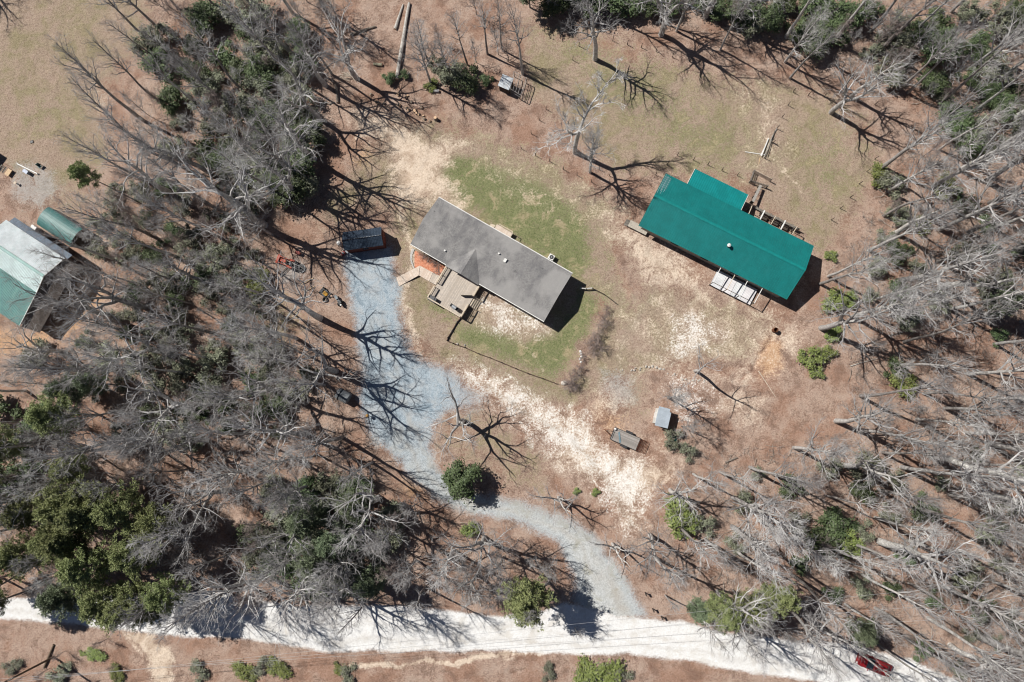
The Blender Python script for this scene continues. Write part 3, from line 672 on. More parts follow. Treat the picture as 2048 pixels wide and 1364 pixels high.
# back lean-to frame (open rafters) + cattle rails
t = empty('open_rafter_frame', (c.x, c.y, 0), rz, 'open frame of white and grey rafters along the back eave of the teal barn', 'pergola')
zs = 4.262
for k, (x1, y1_, x2, y2_) in enumerate(((1125, 390, 1100, 455), (1232, 430, 1195, 500), (1325, 478, 1285, 545), (1410, 515, 1368, 590), (1510, 565, 1460, 635))):
    a_ = loc(c, rz, x1/zs+1240, y1_/zs+320, 2.6); b_ = loc(c, rz, x2/zs+1240, y2_/zs+320, 2.9)
    MB().beam((b_[0], hy-.3, 3.0), (a_[0], a_[1], 2.6), .10+.09*(k % 2), .12).build('rafter', WHITE if k % 2 else RAILW, t)
    MB().box((a_[0], a_[1]-.05, 1.3), (.11, .11, 2.58)).build('post', OLDW, t)
t = empty('loading_chute', (c.x, c.y, 0), rz, 'grey plank rail fence and trough behind the teal barn below the rafters', 'fence')
P0 = loc(c, rz, 1160/zs+1240, 405/zs+320, .9); P1 = loc(c, rz, 1530/zs+1240, 590/zs+320, .9)
q = MB()
for z in (.35, .7, 1.0): q.beam((P0[0], P0[1], z), (P1[0], P1[1], z), .06, .16)
q.beam((P0[0], P0[1]-.15, 1.16), (P1[0]-.4, P1[1]-.15, 1.16), .34, .04); q.build('rail', OLDW, t)
for k in range(7):
    f = k/6; MB().box((P0[0]+(P1[0]-P0[0])*f, P0[1]+(P1[1]-P0[1])*f+.08, .6), (.12, .12, 1.25)).build('post', OLDW, t)
for k, f in enumerate((.25, .5, .72)):
    MB().box((P0[0]+(P1[0]-P0[0])*f, P0[1]-.7, .3), (1.1, .6, .5)).build('trough', DARKW, t, bevel=.05)
t = empty('plank_gangway', (0, 0, 0), 0, 'narrow grey plank gangway leading out from behind the teal barn', 'walkway')
a_ = G(1200/zs+1240, 215/zs+320, 1.0); b_ = G(1132/zs+1240, 355/zs+320, 1.4)
q = MB(); q.beam(a_, b_, .42, .06); q.build('planks', mat('gang_boards', (.34, .32, .29), .85, .3, 8), t)
for f in (0.05, .35, .65, .95):
    p = a_.lerp(b_, f); MB().box((p.x, p.y, p.z/2-.02), (.5, .09, p.z-.04), BR).build('trestle', OLDW, t)
t = empty('corral_gate', (0, 0, 0), 0, 'rectangular grey rail pen beside the plank gangway behind the barn', 'pen')
R4 = [G(x/5.933+1470, y/5.933+250, 1.1) for x, y in ((235, 535), (440, 640), (395, 720), (190, 655))]
for i, (u, v) in enumerate(((0, 1), (1, 2), (2, 3), (3, 0))):
    if i == 1: continue
    q = MB()
    for z in (.3, .65, 1.0): q.beam((R4[u].x, R4[u].y, z), (R4[v].x, R4[v].y, z), .06, .14)
    q.build('rail', RAILW if i == 0 else OLDW, t)
for p in R4: MB().box((p.x, p.y, .6), (.12, .12, 1.2)).build('post', OLDW, t)
# white boards and old rails leaning
def plank(px1, py1, px2, py2, z, w, h, m, label, group=None, name='board', cat='board'):
    a_, b_ = G(px1, py1, z), G(px2, py2, z); o = MB().beam((a_.x, a_.y, z), (b_.x, b_.y, z+.03), w, h).build(name, m)
    return tag(o, label, cat, group)
plank(1537, 276, 1522.5, 312, .30, .16, .04, WHITE, 'widest white board in the stack of boards above the teal barn')
plank(1534, 285, 1521, 311, .10, .12, .05, WHITE, 'narrow white board lying left of the widest one above the barn')
plank(1490, 303.5, 1532, 310, .06, .10, .04, WHITE, 'long thin white board lying crosswise above the teal barn')
plank(1519.5, 315.5, 1517.5, 329, .06, .1, .04, PALEW, 'short pale board pointing at the pen behind the teal barn')
t = empty('broken_rail_fence', (0, 0, 0), 0, 'collapsed grey rail fence section beside the white boards above the barn', 'fence')
for k, (x1, y1_, x2, y2_) in enumerate(((1553, 257, 1540, 282), (1549, 262, 1528, 310), (1545, 270, 1526, 316), (1541, 283, 1530, 313))):
    a_, b_ = G(x1, y1_), G(x2, y2_); MB().beam((a_.x, a_.y, .15+.1*k), (b_.x, b_.y, .2+.12*k), .08, .07).build('rail', OLDW if k % 2 else mat('lichen_wood', (.33, .33, .31), .9, .3), t)
for px, py in ((1553, 257), (1543, 284), (1528, 316)):
    a_ = G(px, py); MB().tube([(a_.x, a_.y, 0), (a_.x, a_.y, 1.4)], .06, 6).build('post', OLDW, t)

# ================================================================== CHICKEN SHED + PEN (top)
c, L, Wd, rz = frame([(1005, 149.5), (1029, 158), (1016.3, 180), (996, 170)], 1.9)
t = empty('coop', (c.x, c.y, 0), rz, 'small coop with a shiny grey tin roof stained by a rust streak', 'coop')
MB().prism([(-L/2, -Wd/2), (L/2, -Wd/2), (L/2, Wd/2), (-L/2, Wd/2)], [1.75, 1.75, 2.05, 2.05], [1.8, 1.8, 2.1, 2.1]).build('roof', rib_mat('tin', (.42, .47, .52), .2, 'X', .4, streak=(.40, .30, .22)), t)
MB().prism([(-L/2+.12, -Wd/2+.12), (L/2-.12, -Wd/2+.12), (L/2-.12, Wd/2-.12), (-L/2+.12, Wd/2-.12)], 0, [1.74, 1.74, 2.0, 2.0]).build('wall', DARKW, t)
MB().box((L/2-.1, -.2, .9), (.05, .7, 1.4)).build('door', OLDW, t)
z8 = 12.8; t = empty('rafter_pen', (0, 0, 0), 0, 'dark fenced pen with thin pale rafters beside the tin roofed coop', 'pen')
P = [G(960+x/z8, 120+y/z8, 1.8) for x, y in ((870, 290), (1190, 470), (1040, 900), (780, 740))]
for i in range(4):
    u, v = P[i], P[(i+1) % 4]; q = MB(); q.beam((u.x, u.y, 1.76), (v.x, v.y, 1.76), .05, .06); q.beam((u.x, u.y, .9), (v.x, v.y, .9), .04, .06)
    q.build('rail', mat('grey_rafter', (.36, .34, .32), .8), t)
for k in range(5):
    f = k/4.; u = P[0].lerp(P[1], f); v = P[3].lerp(P[2], f); MB().beam((u.x, u.y, 1.83), (v.x, v.y, 1.83), .05, .06).build('rafter', mat('grey_rafter', (.36, .34, .32), .8), t)
for p in P: MB().box((p.x, p.y, .9), (.09, .09, 1.8)).build('post', OLDW, t)

# ================================================================== FLATBED TRAILER
c, L, Wd, rz = frame([(1228.6, 853.4), (1281, 876.2), (1271, 901), (1221.4, 879.1)], .65)
t = empty('flatbed_trailer', (c.x, c.y, 0), rz, 'low grey plank flatbed trailer with its ramp gate folded out', 'trailer')
MB().box((0, 0, .6), (L, Wd-.12, .06)).build('bed', plank_mat('trailer_bed', (.24, .22, .20), (.38, .355, .33), (.30, .25, .22), .16, 'Y'), t)
q = MB()
for s in (-1, 1): q.beam((-L/2, s*(Wd/2-.03), .5), (L/2, s*(Wd/2-.03), .5), .07, .2); q.beam((-L/2, s*(Wd/2-.03), .9), (L/2, s*(Wd/2-.03), .9), .05, .05)
for s in (-1, 1):
    for f in (-.5, -.17, .17, .49): q.box((f*L, s*(Wd/2-.03), .8), (.05, .05, .24))
q.beam((-L/2, -Wd/2, .5), (-L/2, Wd/2, .5), .07, .2); q.beam((-L/2, -Wd/2, .9), (-L/2, Wd/2, .9), .05, .05); q.build('frame', DKSTEEL, t)
for s in (-1, 1):
    w_ = MB().tube([(.2, s*(Wd/2+.06), .36), (.2, s*(Wd/2+.26), .36)], .36, 16).build('wheel', TYRE, t); MB().tube([(.2, s*(Wd/2+.24), .36), (.2, s*(Wd/2+.28), .36)], .18, 12).build('rim', STEEL, w_)
    MB().prism([(-.35, s*Wd/2), (.75, s*Wd/2), (.75, s*(Wd/2+.3)), (-.35, s*(Wd/2+.3))][::s], .74, .78).build('fender', DKSTEEL, t)
q = MB(); q.beam((-L/2, -.5, .45), (-L/2-1.3, 0, .45), .08, .1); q.beam((-L/2, .5, .45), (-L/2-1.3, 0, .45), .08, .1); q.box((-L/2-1.35, 0, .5), (.2, .1, .12)); q.build('tongue', RUST, t)
q = MB()
for k in range(7): q.beam((L/2+.15+k*.22, -Wd/2+.08, .5-.05*k), (L/2+.15+k*.22, Wd/2-.08, .5-.05*k), .05, .05)
for y in (-Wd/2+.08, 0, Wd/2-.08): q.beam((L/2+.05, y, .5), (L/2+1.5, y, .12), .05, .05)
q.build('ramp_gate', RUST, t)
p = G(1230.5, 858, .7); t = tag(MB().blob((p.x, p.y, .82), (.22, .22, .18), 12, 8).build('bucket_lid', WHITE, smooth=True), 'round white tub sitting on the front corner of the flatbed trailer', 'tub')
plank(1238, 864, 1240, 885, .64, .24, .05, mat('blue_grey_board', (.16, .24, .28), .6), 'blue-grey board lying across the flatbed trailer')

# ================================================================== GREY SHED (right)
c, L, Wd, rz = frame([(1318, 812), (1343, 819), (1336.5, 857), (1310, 851)], 2.1)
t = empty('garden_shed', (c.x, c.y, 0), rz, 'small pale grey metal roofed shed with white front beside a bare thicket', 'shed')
MB().prism([(-L/2, -Wd/2), (L/2, -Wd/2), (L/2, Wd/2-.5), (L/2-.25, Wd/2-.5), (L/2-.25, Wd/2), (-L/2, Wd/2)], 2.0, 2.07).build('roof', LTGREY, t)
MB().prism([(-L/2-.12, -Wd/2+.3), (L/2-.3, -Wd/2+.15), (L/2-.3, Wd/2-.2), (-L/2-.12, Wd/2-.3)], 0, 1.99).build('wall', SIDING, t)
MB().box((-L/2-.13, .1, .95), (.05, .9, 1.8)).build('door', WHITE, t)

# ================================================================== FIRE BARREL, BIRD FEEDER, TANK
t = empty('burn_barrel', G(1548, 661), 0, 'rusty open burn barrel standing alone on bare ground right of the barn', 'barrel')
q = MB(); n_ = 16
for r_, z0, z1, fl in ((.34, 0, .95, 1), (.31, .1, .95, -1)):
    i = len(q.v)
    for z in (z0, z1): q.v += [(r_*math.cos(2*math.pi*k/n_), r_*math.sin(2*math.pi*k/n_), z) for k in range(n_)]
    for k in range(n_): q.f.append((i+k, i+(k+1) % n_, i+n_+(k+1) % n_, i+n_+k)); q.m.append(0)
q.f.append(tuple(range(len(q.v)-2*n_, len(q.v)-n_))); q.m.append(0); q.build('drum', RUST, t)
MB().tube([(.34*math.cos(a), .34*math.sin(a), .95) for a in [k*math.pi/8 for k in range(17)]], .025, 6).build('rim', RUST, t)
t = empty('bird_feeder', G(738, 831), 0, 'round amber bird feeder on a thin post at the edge of the gravel drive', 'bird feeder')
MB().tube([(0, 0, 0), (0, 0, .95)], .035, 6).build('post', DKSTEEL, t); MB().blob((0, 0, 1.1), (.26, .26, .2), 12, 8).build('basket', mat('amber', (.36, .2, .06), .7, .3), t, smooth=True)
t = empty('black_tank', G(690, 792), -.5, 'ribbed black cylindrical tank lying on the leaves at the drive edge', 'tank')
pts = []; rs = []
for k in range(25):
    pts.append((-1.05+k*.0875, 0, .92)); rs.append(.92 if k % 2 else .86)
rs[0] = rs[-1] = .7
MB().tube(pts, rs, 28).build('body', mat('grey_black_plastic', (.21, .225, .235), .35, .3, 4), t, smooth=True)
MB().tube([(-.45+.0, .97*math.cos(a), .92+.97*math.sin(a)) for a in [math.pi*k/10 for k in range(11)]], .06, 6).build('strap', BLK, t)
for s in (-1, 1): MB().box((s*.6, 0, .06), (.2, 1.5, .12)).build('skid', OLDW, t)

# ================================================================== TRACTOR
z7 = 6.497
def zp(x, y, z=0.): return G(520+x/z7, 430+y/z7, z)
p = zp(375, 625, .5); t = empty('tractor', (p.x, p.y, 0), R(-22)-math.pi, 'small orange-red tractor with a front loader bucket parked left of the drive', 'tractor')
MB().prism([(.25, -.28), (1.25, -.24), (1.25, .24), (.25, .28)], .75, [1.2, 1.1, 1.1, 1.2]).build('hood', ORANGE, t, bevel=.05)
MB().box((.2, 0, .6), (2.0, .35, .3)).build('chassis', DKSTEEL, t)
for s in (-1, 1):
    w_ = MB().tube([(-.55, s*.42, .55), (-.55, s*.74, .55)], .55, 20).build('rear_wheel', TYRE, t); MB().tube([(-.55, s*.7, .55), (-.55, s*.76, .55)], .28, 12).build('rim', ORANGE, w_)
    w_ = MB().tube([(.95, s*.42, .33), (.95, s*.62, .33)], .33, 16).build('front_wheel', TYRE, t); MB().tube([(.95, s*.6, .33), (.95, s*.64, .33)], .17, 10).build('rim', ORANGE, w_)
    MB().prism([(-1.0, s*.38), (-.15, s*.38), (-.15, s*.72), (-1.0, s*.72)][::s], 1.1, 1.16).build('fender', ORANGE, t, bevel=.04)
    MB().beam((-.1, s*.5, .95), (1.75, s*.5, .5), .09, .16).build('loader_arm', ORANGE, t)
q = MB(); q.prism([(1.7, -.72), (2.3, -.72), (2.3, .72), (1.7, .72)], [.15, .08, .08, .15], [.62, .14, .14, .62]); q.build('bucket', ORANGE, t)
st_ = MB().box((-.55, 0, 1.0), (.45, .45, .12)).build('seat', mat('seat_grey', (.25, .27, .3), .6), t, bevel=.03); MB().box((-.78, 0, 1.25), (.1, .45, .4)).build('seat_back', mat('seat_grey', (.2, .2, .2)), st_, bevel=.03)
MB().tube([(0, .16*math.cos(a), 1.3+.1*math.sin(a)) for a in [k*math.pi/6 for k in range(13)]], .02, 5).build('steering_wheel', BLK, t)
q = MB(); q.bar((-1.0, -.4, .7), (-1.0, -.4, 2.0), .07); q.bar((-1, .4, .7), (-1, .4, 2.0), .07); q.bar((-1, -.4, 2), (-1, .4, 2), .07); q.build('roll_bar', BLK, t)
p = zp(525, 690); t = empty('rotary_cutter', (p.x, p.y, 0), R(-22), 'black mowing implement with a curved guard behind the orange tractor', 'implement')
MB().prism([(-.7, -.55), (.3, -.65), (.75, -.3), (.75, .3), (.3, .65), (-.7, .55)], .2, .34).build('deck', BLK, t, bevel=.03)
MB().tube([(.78*math.cos(a)+.1, .7*math.sin(a), .3) for a in [-1.2+k*.24 for k in range(11)]], .03, 6).build('guard_hoop', STEEL, t)
MB().tube([(0, 0, .34), (0, 0, .6)], .18, 10).build('gearbox', DKSTEEL, t)
p = zp(505, 500); t = empty('red_implement', (p.x, p.y, 0), R(-10), 'small dark red implement on a stand above the orange tractor', 'implement')
MB().prism([(-.45, -.2), (.4, -.28), (.55, 0), (.3, .25), (-.35, .25)], .45, .7).build('body', mat('dull_red', (.24, .05, .04), .6, .3), t, bevel=.05)
for x in (-.3, .3): MB().bar((x, 0, .45), (x, .25, 0), .06).build('leg', DKSTEEL, t)
p = zp(320, 740); t = empty('steel_ramp', (p.x, p.y, 0), R(48), 'dark slatted loading ramp lying on the leaves below the tractor', 'ramp')
q = MB()
for s in (-1, 1): q.beam((-.9, s*.2, .05), (.9, s*.2, .1), .06, .09)
q.build('side_rail', DKSTEEL, t); q = MB()
for k in range(9): q.beam((-.85+k*.21, -.2, .08), (-.85+k*.21, .2, .08), .05, .04)
q.build('rung', DKSTEEL, t)
plank(603, 569.3, 627.2, 555.5, .05, .15, .05, PALEW, 'upper of the two pale timber boards lying left of the drive')
plank(608.5, 583.4, 628.7, 573, .05, .15, .05, PALEW, 'lower of the two pale timber boards lying left of the drive')
p = zp(865, 1030); t = empty('riding_mower', (p.x, p.y, 0), R(-40), 'yellow riding mower with a dark grass deck among the leaves', 'mower')
MB().prism([(-.35, -.3), (.35, -.27), (.45, 0), (.35, .27), (-.35, .3)], .4, [.85, .72, .68, .72, .85]).build('engine_hood', YEL, t, bevel=.05)
MB().prism([(-1.1, -.5), (-.5, -.65), (.2, -.55), (.2, .45), (-.5, .6), (-1.1, .5)], .18, .34).build('cutting_deck', DKSTEEL, t, bevel=.03)
MB().box((-.75, 0, .62), (.42, .45, .14)).build('seat', mat('seat_black', (.05, .05, .055), .6), t, bevel=.04)
for x, s, r_ in ((.5, 1, .2), (.5, -1, .2), (-.8, 1, .3), (-.8, -1, .3)): MB().tube([(x, s*.42, r_), (x, s*.62, r_)], r_, 14).build('wheel', TYRE, t)
p = zp(850, 1100); t = empty('spare_tyre', (p.x, p.y, 0), 0, 'black tyre lying flat just below the yellow riding mower', 'tyre')
q = MB(); q.tube([(.32*math.cos(a), .32*math.sin(a), .13) for a in [k*math.pi/9 for k in range(19)]], .13, 8, False); q.build('tread', TYRE, t, smooth=True)
p = zp(935, 1055); t = tag(MB().tube([(p.x, p.y, 0), (p.x, p.y, .3), (p.x, p.y, .36)], [.14, .16, .06], 12).build('fuel_can', mat('tan_can', (.62, .42, .3), .5)), 'small tan can standing right of the yellow riding mower', 'can')
p = zp(1030, 1115); t = empty('log_splitter', (p.x, p.y, 0), R(-57), 'long dark grey log splitter on wheels nearest the gravel drive', 'log splitter')
MB().box((0, 0, .5), (2.0, .3, .16)).build('beam', mat('machine_grey', (.16, .18, .19), .5, .2), t, bevel=.02)
MB().box((.45, .05, .75), (.55, .5, .36)).build('engine', mat('machine_dark', (.07, .075, .08), .5), t, bevel=.04); MB().box((-.5, 0, .68), (.6, .42, .2)).build('tank', mat('machine_grey2', (.22, .25, .27), .4), t, bevel=.03)
MB().tube([(.92, 0, .65), (.92, 0, .9)], .14, 10).build('cap', WHITE, t)
for s in (-1, 1): MB().tube([(.5, s*.35, .25), (.5, s*.5, .25)], .25, 14).build('wheel', TYRE, t)

# ================================================================== RED CAR
p = G(1748.6, 1329.8, .8); t = empty('parked_car', (p.x, p.y, 0), R(-22), 'red passenger car parked under bare branches at the end of the white road', 'car')
def loft(secs, name, m, par, smooth=True):
    """secs: (x, half width, z bottom, z top) rounded cross sections"""
    b = MB(); K = 12
    for x, w_, z0, z1 in secs:
        for k in range(K):
            a = 2*math.pi*k/K; cx, sx = math.cos(a), math.sin(a)
            e = lambda v: math.copysign(abs(v)**.55, v)
            b.v.append((x, w_*e(cx), (z0+z1)/2+(z1-z0)/2*e(sx)))
    for i in range(len(secs)-1):
        for k in range(K): b.f.append((i*K+k, i*K+(k+1) % K, (i+1)*K+(k+1) % K, (i+1)*K+k)); b.m.append(0)
    b.f.append(tuple(range(K))[::-1]); b.f.append(tuple((len(secs)-1)*K+k for k in range(K))); b.m += [0, 0]
    return b.build(name, m, par, smooth=smooth)
loft([(-2.45, .6, .4, .62), (-2.35, .82, .32, .78), (-1.9, .92, .28, .92), (-1.1, .94, .28, 1.0), (0, .95, .28, 1.02), (1.6, .95, .28, 1.05), (2.25, .9, .3, 1.0), (2.42, .75, .4, .85)], 'body', REDP, t)
loft([(-1.05, .78, .95, 1.0), (-.35, .74, .95, 1.42), (0, .72, .95, 1.47), (1.5, .72, .95, 1.47), (2.05, .72, .95, 1.05)], 'cabin_glass', GLASS, t)
loft([(-.32, .66, 1.38, 1.5), (.1, .70, 1.40, 1.54), (1.3, .70, 1.40, 1.54), (1.62, .66, 1.36, 1.5)], 'roof', REDP, t)
for x in (-1.5, 1.45):
    for s in (-1, 1):
        w_ = MB().tube([(x, s*.72, .34), (x, s*.96, .34)], .34, 18).build('wheel', TYRE, t); MB().tube([(x, s*.95, .34), (x, s*.975, .34)], .2, 12).build('rim', STEEL, w_)
for s in (-1, 1):
    MB().box((-2.3, s*.62, .72), (.2, .3, .12)).build('headlight', WHITE, t, bevel=.03); MB().box((2.3, s*.68, .82), (.16, .22, .14)).build('tail_light', mat('lamp_red', (.4, .01, .01), .3), t, bevel=.03)
    MB().box((-.75, s*1.02, 1.0), (.14, .2, .12)).build('wing_mirror', REDP, t, bevel=.03)
MB().box((2.44, 0, .52), (.12, 1.5, .2)).build('bumper', DKSTEEL, t, bevel=.04)

# ================================================================== NEIGHBOUR BUILDINGS (left)
z9 = 3.41
def np_(x, y, z=0.): return G(x/z9, 280+y/z9, z)
ux = (np_(440, 800, 4)-np_(60, 550, 4)); ux.z = 0; ux.normalize(); rz = math.atan2(ux.y, ux.x); uy = Vector((-ux.y, ux.x, 0))
o0 = np_(440, 806, 4.0); o0.z = 0            # right end, upper eave
t = empty('workshop', tuple(o0), rz, 'large neighbouring workshop with white and faded teal metal roof bands', 'workshop')
def yv(x, y, z): return (np_(x, y, z)-o0).dot(uy)
Y1 = 0.; Y2 = yv(322, 944, 5.6); Y3 = yv(238, 1032, 4.9); Y4 = yv(125, 1265, 3.9); xL = (np_(30, 575, 4)-o0).dot(ux)-.2; Ys = (np_(60, 550, 3.6)-np_(30, 575, 4)).dot(uy)+.6
def slope(ya, yb3, za, zb, m, nm, x0=None, x1=0.):
    x0 = xL if x0 is None else x0
    r_ = MB().prism([(x0, ya), (x1, ya), (x1, yb3), (x0, yb3)][::-1] if ya > yb3 else [(x0, ya), (x1, ya), (x1, yb3), (x0, yb3)], ([za-.05, za-.05, zb-.05, zb-.05][::-1] if ya > yb3 else [za-.05, za-.05, zb-.05, zb-.05]), ([za, za, zb, zb][::-1] if ya > yb3 else [za, za, zb, zb])).build(nm, m, t)
    q = MB(); k = int((x1-x0)/.24)
    for i in range(k+1):
        x = x0+.03+i*(x1-x0-.06)/k; q.beam((x, ya, za+.002), (x, yb3, zb+.002), .035, .025)
    q.build('roof_rib', m, r_); return r_
slope(0, Y2, 4.0, 5.6, WHITEM, 'upper_roof'); slope(Y2, Y3, 5.6, 4.9, PALET, 'middle_roof'); slope(Y3, Y4, 4.85, 3.9, OLDT, 'lower_roof')
slope(.95, .02, 3.45, 3.92, GREYB, 'side_roof', xL+.5, .4)
MB().beam((xL, Y2, 5.6), (.03, Y2, 5.6), .45, .07).build('ridge_cap', OLDT, t)
q = MB(); 
for (ya, za), (yb3, zb) in zip(((0, 4.0), (Y2, 5.6), (Y3, 4.9)), ((Y2, 5.6), (Y3, 4.9), (Y4, 3.9))): q.beam((.03, ya, za-.03), (.03, yb3, zb-.03), .08, .1)
q.build('trim_board', WHITE, t)
MB().prism([(xL+.3, Y4+.3), (-.25, Y4+.3), (-.25, Y3), (-.25, Y2), (-.25, 0-.1), (xL+.3, -.1), (xL+.3, Y2), (xL+.3, Y3)], 0, [3.9, 3.9, 4.75, 5.45, 3.9, 3.9, 5.45, 4.75]).build('wall', BROWNW, t)
prof = [(0, 4.0), (Y2, 5.6), (Y3, 4.9), (Y4, 3.9)]; q = MB()
for (ya, za), (yb3, zb) in zip(prof, prof[1:]):
    for dz_ in (0, -.06):
        P4 = [(.1, ya, za-.3+dz_), (2.3, ya*.96-.1, za*.62+dz_), (2.3, yb3*.96-.1, zb*.62+dz_), (.1, yb3, zb-.3+dz_)]; q.face(P4 if dz_ else P4[::-1])
q.build('end_canopy', mat('brown_canopy', (.15, .125, .11), .8, .3, 3), t)
for yy in (-.3, Y2, Y3, Y4+.3): MB().box((2.15, yy*.96, 1.2), (.14, .14, 2.2)).build('canopy_post', OLDW, t)
MB().box((-.22, Y2-.5, 1.5), (.08, 3.0, 2.9)).build('door', DARKW, t)
for k in range(4):
    a_ = np_(430-25*k, 985+45*k, .3); b_ = np_(340-10*k, 1130+28*k, .35)
    tag(MB().beam((a_.x, a_.y, .12+.08*k), (b_.x, b_.y, .12+.08*k), .16, .08).build('stacked_plank', mat('plank_grey', (.33, .34, .36), .8, .3)), 'grey plank in the pile in the shade behind the white roofed workshop', 'plank', 'planks piled behind the workshop')
c, L, Wd, rz2 = frame([(340/z9, 280+460/z9), (565/z9, 280+605/z9), (485/z9, 280+730/z9), (250/z9, 280+570/z9)], 2.3)
t = empty('carport', (c.x, c.y, 0), rz2, 'small rounded faded green metal carport near the big workshop', 'carport')
q = MB(); K = 10
for k in range(K):
    a0, a1 = math.pi*(.12+.76*k/K), math.pi*(.12+.76*(k+1)/K)
    y0_, y1_ = Wd/2*math.cos(a0)/math.cos(math.pi*.12), Wd/2*math.cos(a1)/math.cos(math.pi*.12); z0_, z1_ = 2.0+.95*math.sin(a0), 2.0+.95*math.sin(a1)
    q.face([(-L/2, y0_, z0_), (L/2, y0_, z0_), (L/2, y1_, z1_), (-L/2, y1_, z1_)][::-1])
rf = q.build('roof', rib_mat('dark_teal_metal', (.05, .15, .14), .24, 'X', .5, streak=(.16, .28, .27)), t); sm = rf.modifiers.new('s', 'SOLIDIFY'); sm.thickness = .05
q = MB()
for s in (-1, 1): q.box((0, s*(Wd/2-.1), 1.15), (L-.1, .05, 2.3))
q.build('wall', GREYB, t)
for sx in (-1, 1):
    for s in (-1, 1): MB().box((sx*(L/2-.1), s*(Wd/2-.18), 1.15), (.1, .1, 2.3)).build('post', STEEL, t)
p = np_(235, 605, .6); t = empty('chest_freezer', (p.x, p.y, 0), rz2, 'white boxy cabinet standing between the workshop and the green carport', 'cabinet')
MB().box((0, 0, .45), (.95, .8, .88)).build('body', WHITE, t, bevel=.04); MB().box((0, .02, .93), (1.0, .84, .07)).build('lid', WHITE, t, bevel=.02)
# off-frame neighbour house (its steps and shadow enter the picture)
hc = G(-75, 335); t = empty('neighbour_house', (hc.x-1.5, hc.y, 0), rz2, 'neighbouring dark house at the left edge that throws the sharp black shadow', 'house')
MB().box((0, 2.7, 1.6), (7, 5.5, 3.2)).build('wall', BROWNW, t); MB().box((0, -3.0, 1.6), (8, 5.4, 3.2)).build('wing_wall', BROWNW, t)
MB().prism([(-4, -.2), (4, -.2), (4, 6), (-4, 6)], [4.4, 4.4, 3.2, 3.2], [4.5, 4.5, 3.3, 3.3]).build('roof', SHING, t); MB().prism([(-4.6, -6.2), (4.6, -6.2), (4.6, -.25), (-4.6, -.25)], [3.2, 3.2, 4.5, 4.5], [3.3, 3.3, 4.6, 4.6]).build('wing_roof', SHING, t)
p = np_(55, 220, .5); t = empty('entry_steps', (p.x, p.y, 0), rz2, 'pale plywood landing with grey steps at the left edge of the picture', 'steps')
MB().box((0, 0, .45), (.75, 1.15, .08)).build('landing', PALEW, t); q = MB()
for k in range(4): q.box((-.7-k*.3, 0, .6+.18*k), (.26, 1.1, .05))
q.build('tread', OLDW, t)
for s in (-1, 1): MB().box((.2, s*.4, .2), (.09, .09, .4)).build('post', OLDW, t)
a_, b_ = np_(115, 161, .3), np_(253, 229, .3)
tag(MB().tube([(a_.x, a_.y, .25), (b_.x, b_.y, .25)], .11, 10).build('white_pipe', WHITE), 'long white plastic pipe on the gravel above the grey box', 'pipe')
p = np_(182, 218, .4); t = empty('utility_box', (p.x, p.y, 0), rz2, 'low blue-grey box just below the long white pipe', 'box')
MB().box((0, 0, .35), (.85, .5, .68)).build('body', GREYB, t, bevel=.03); MB().box((0, 0, .72), (.9, .55, .06)).build('lid', mat('box_lid', (.4, .45, .55), .5), t)
p = np_(285, 185); t = empty('garden_chair', (p.x, p.y, 0), .7, 'small dark green garden chair right of the white pipe', 'chair')
MB().box((0, 0, .42), (.55, .5, .05)).build('seat', mat('green_plastic', (.06, .12, .12), .5), t, bevel=.02); MB().box((0, .27, .72), (.55, .05, .6)).build('backrest', mat('green_plastic', (.06, .12, .12)), t, bevel=.02)
for x in (-.24, .24):
    for y in (-.22, .22): MB().box((x, y, .2), (.05, .05, .4)).build('leg', mat('green_plastic', (.06, .12, .12)), t)
    MB().box((x, 0, .63), (.06, .5, .04)).build('armrest', mat('green_plastic', (.06, .12, .12)), t)
p = np_(220, 14); t = empty('water_meter_cover', (p.x, p.y, 0), .3, 'small square dark cover set in the grass of the left field', 'cover')
MB().box((0, 0, .12), (.45, .4, .08)).build('lid', DKSTEEL, t, bevel=.02); MB().box((0, 0, .04), (.55, .5, .16)).build('frame', DARKW, t)
p = np_(122, 300); t = empty('fire_pit_stool', (p.x, p.y, 0), 0, 'small round topped stand on the gravel below the grey box', 'stand')
MB().tube([(0, 0, .62), (0, 0, .68)], .22, 14).build('top', RAILW, t); MB().tube([(0, 0, 0), (0, 0, .62)], .05, 8).build('stem', DKSTEEL, t); MB().tube([(0, 0, 0), (0, 0, .05)], .18, 12).build('foot', DKSTEEL, t)

# ================================================================== FENCES
T3 = [(450, 212), (402, 278), (365, 362), (605, 245), (692, 268), (775, 286), (864, 308), (962, 343), (1066, 368), (115, 803), (55, 892), (142, 935), (226, 970), (307, 1017), (389, 1052), (475, 1093), (163, 722), (205, 657), (522, 1017), (585, 1055), (930, 990), (862, 1050), (992, 932), (1088, 960), (1174, 987), (1258, 1022), (1350, 1052)]
T4 = [(240, 572), (148, 553), (118, 632), (83, 705), (28, 860), (640, 955), (592, 1030), (545, 1105), (492, 1185), (432, 1250), (378, 1320), (725, 805), (334, 582), (640, 628)]
FP = [(1024+x/3, y/3) for x, y in T3]+[(1536+x/3, y/3) for x, y in T4]
UNIT = 'zero one two three four five six seven eight nine ten eleven twelve thirteen fourteen fifteen sixteen seventeen eighteen nineteen'.split()
TENS = '_ _ twenty thirty forty fifty sixty seventy eighty ninety'.split()
def num(v): return UNIT[v] if v < 20 else TENS[v//10]+('' if v % 10 == 0 else '-'+UNIT[v % 10]) if v < 100 else 'a hundred'
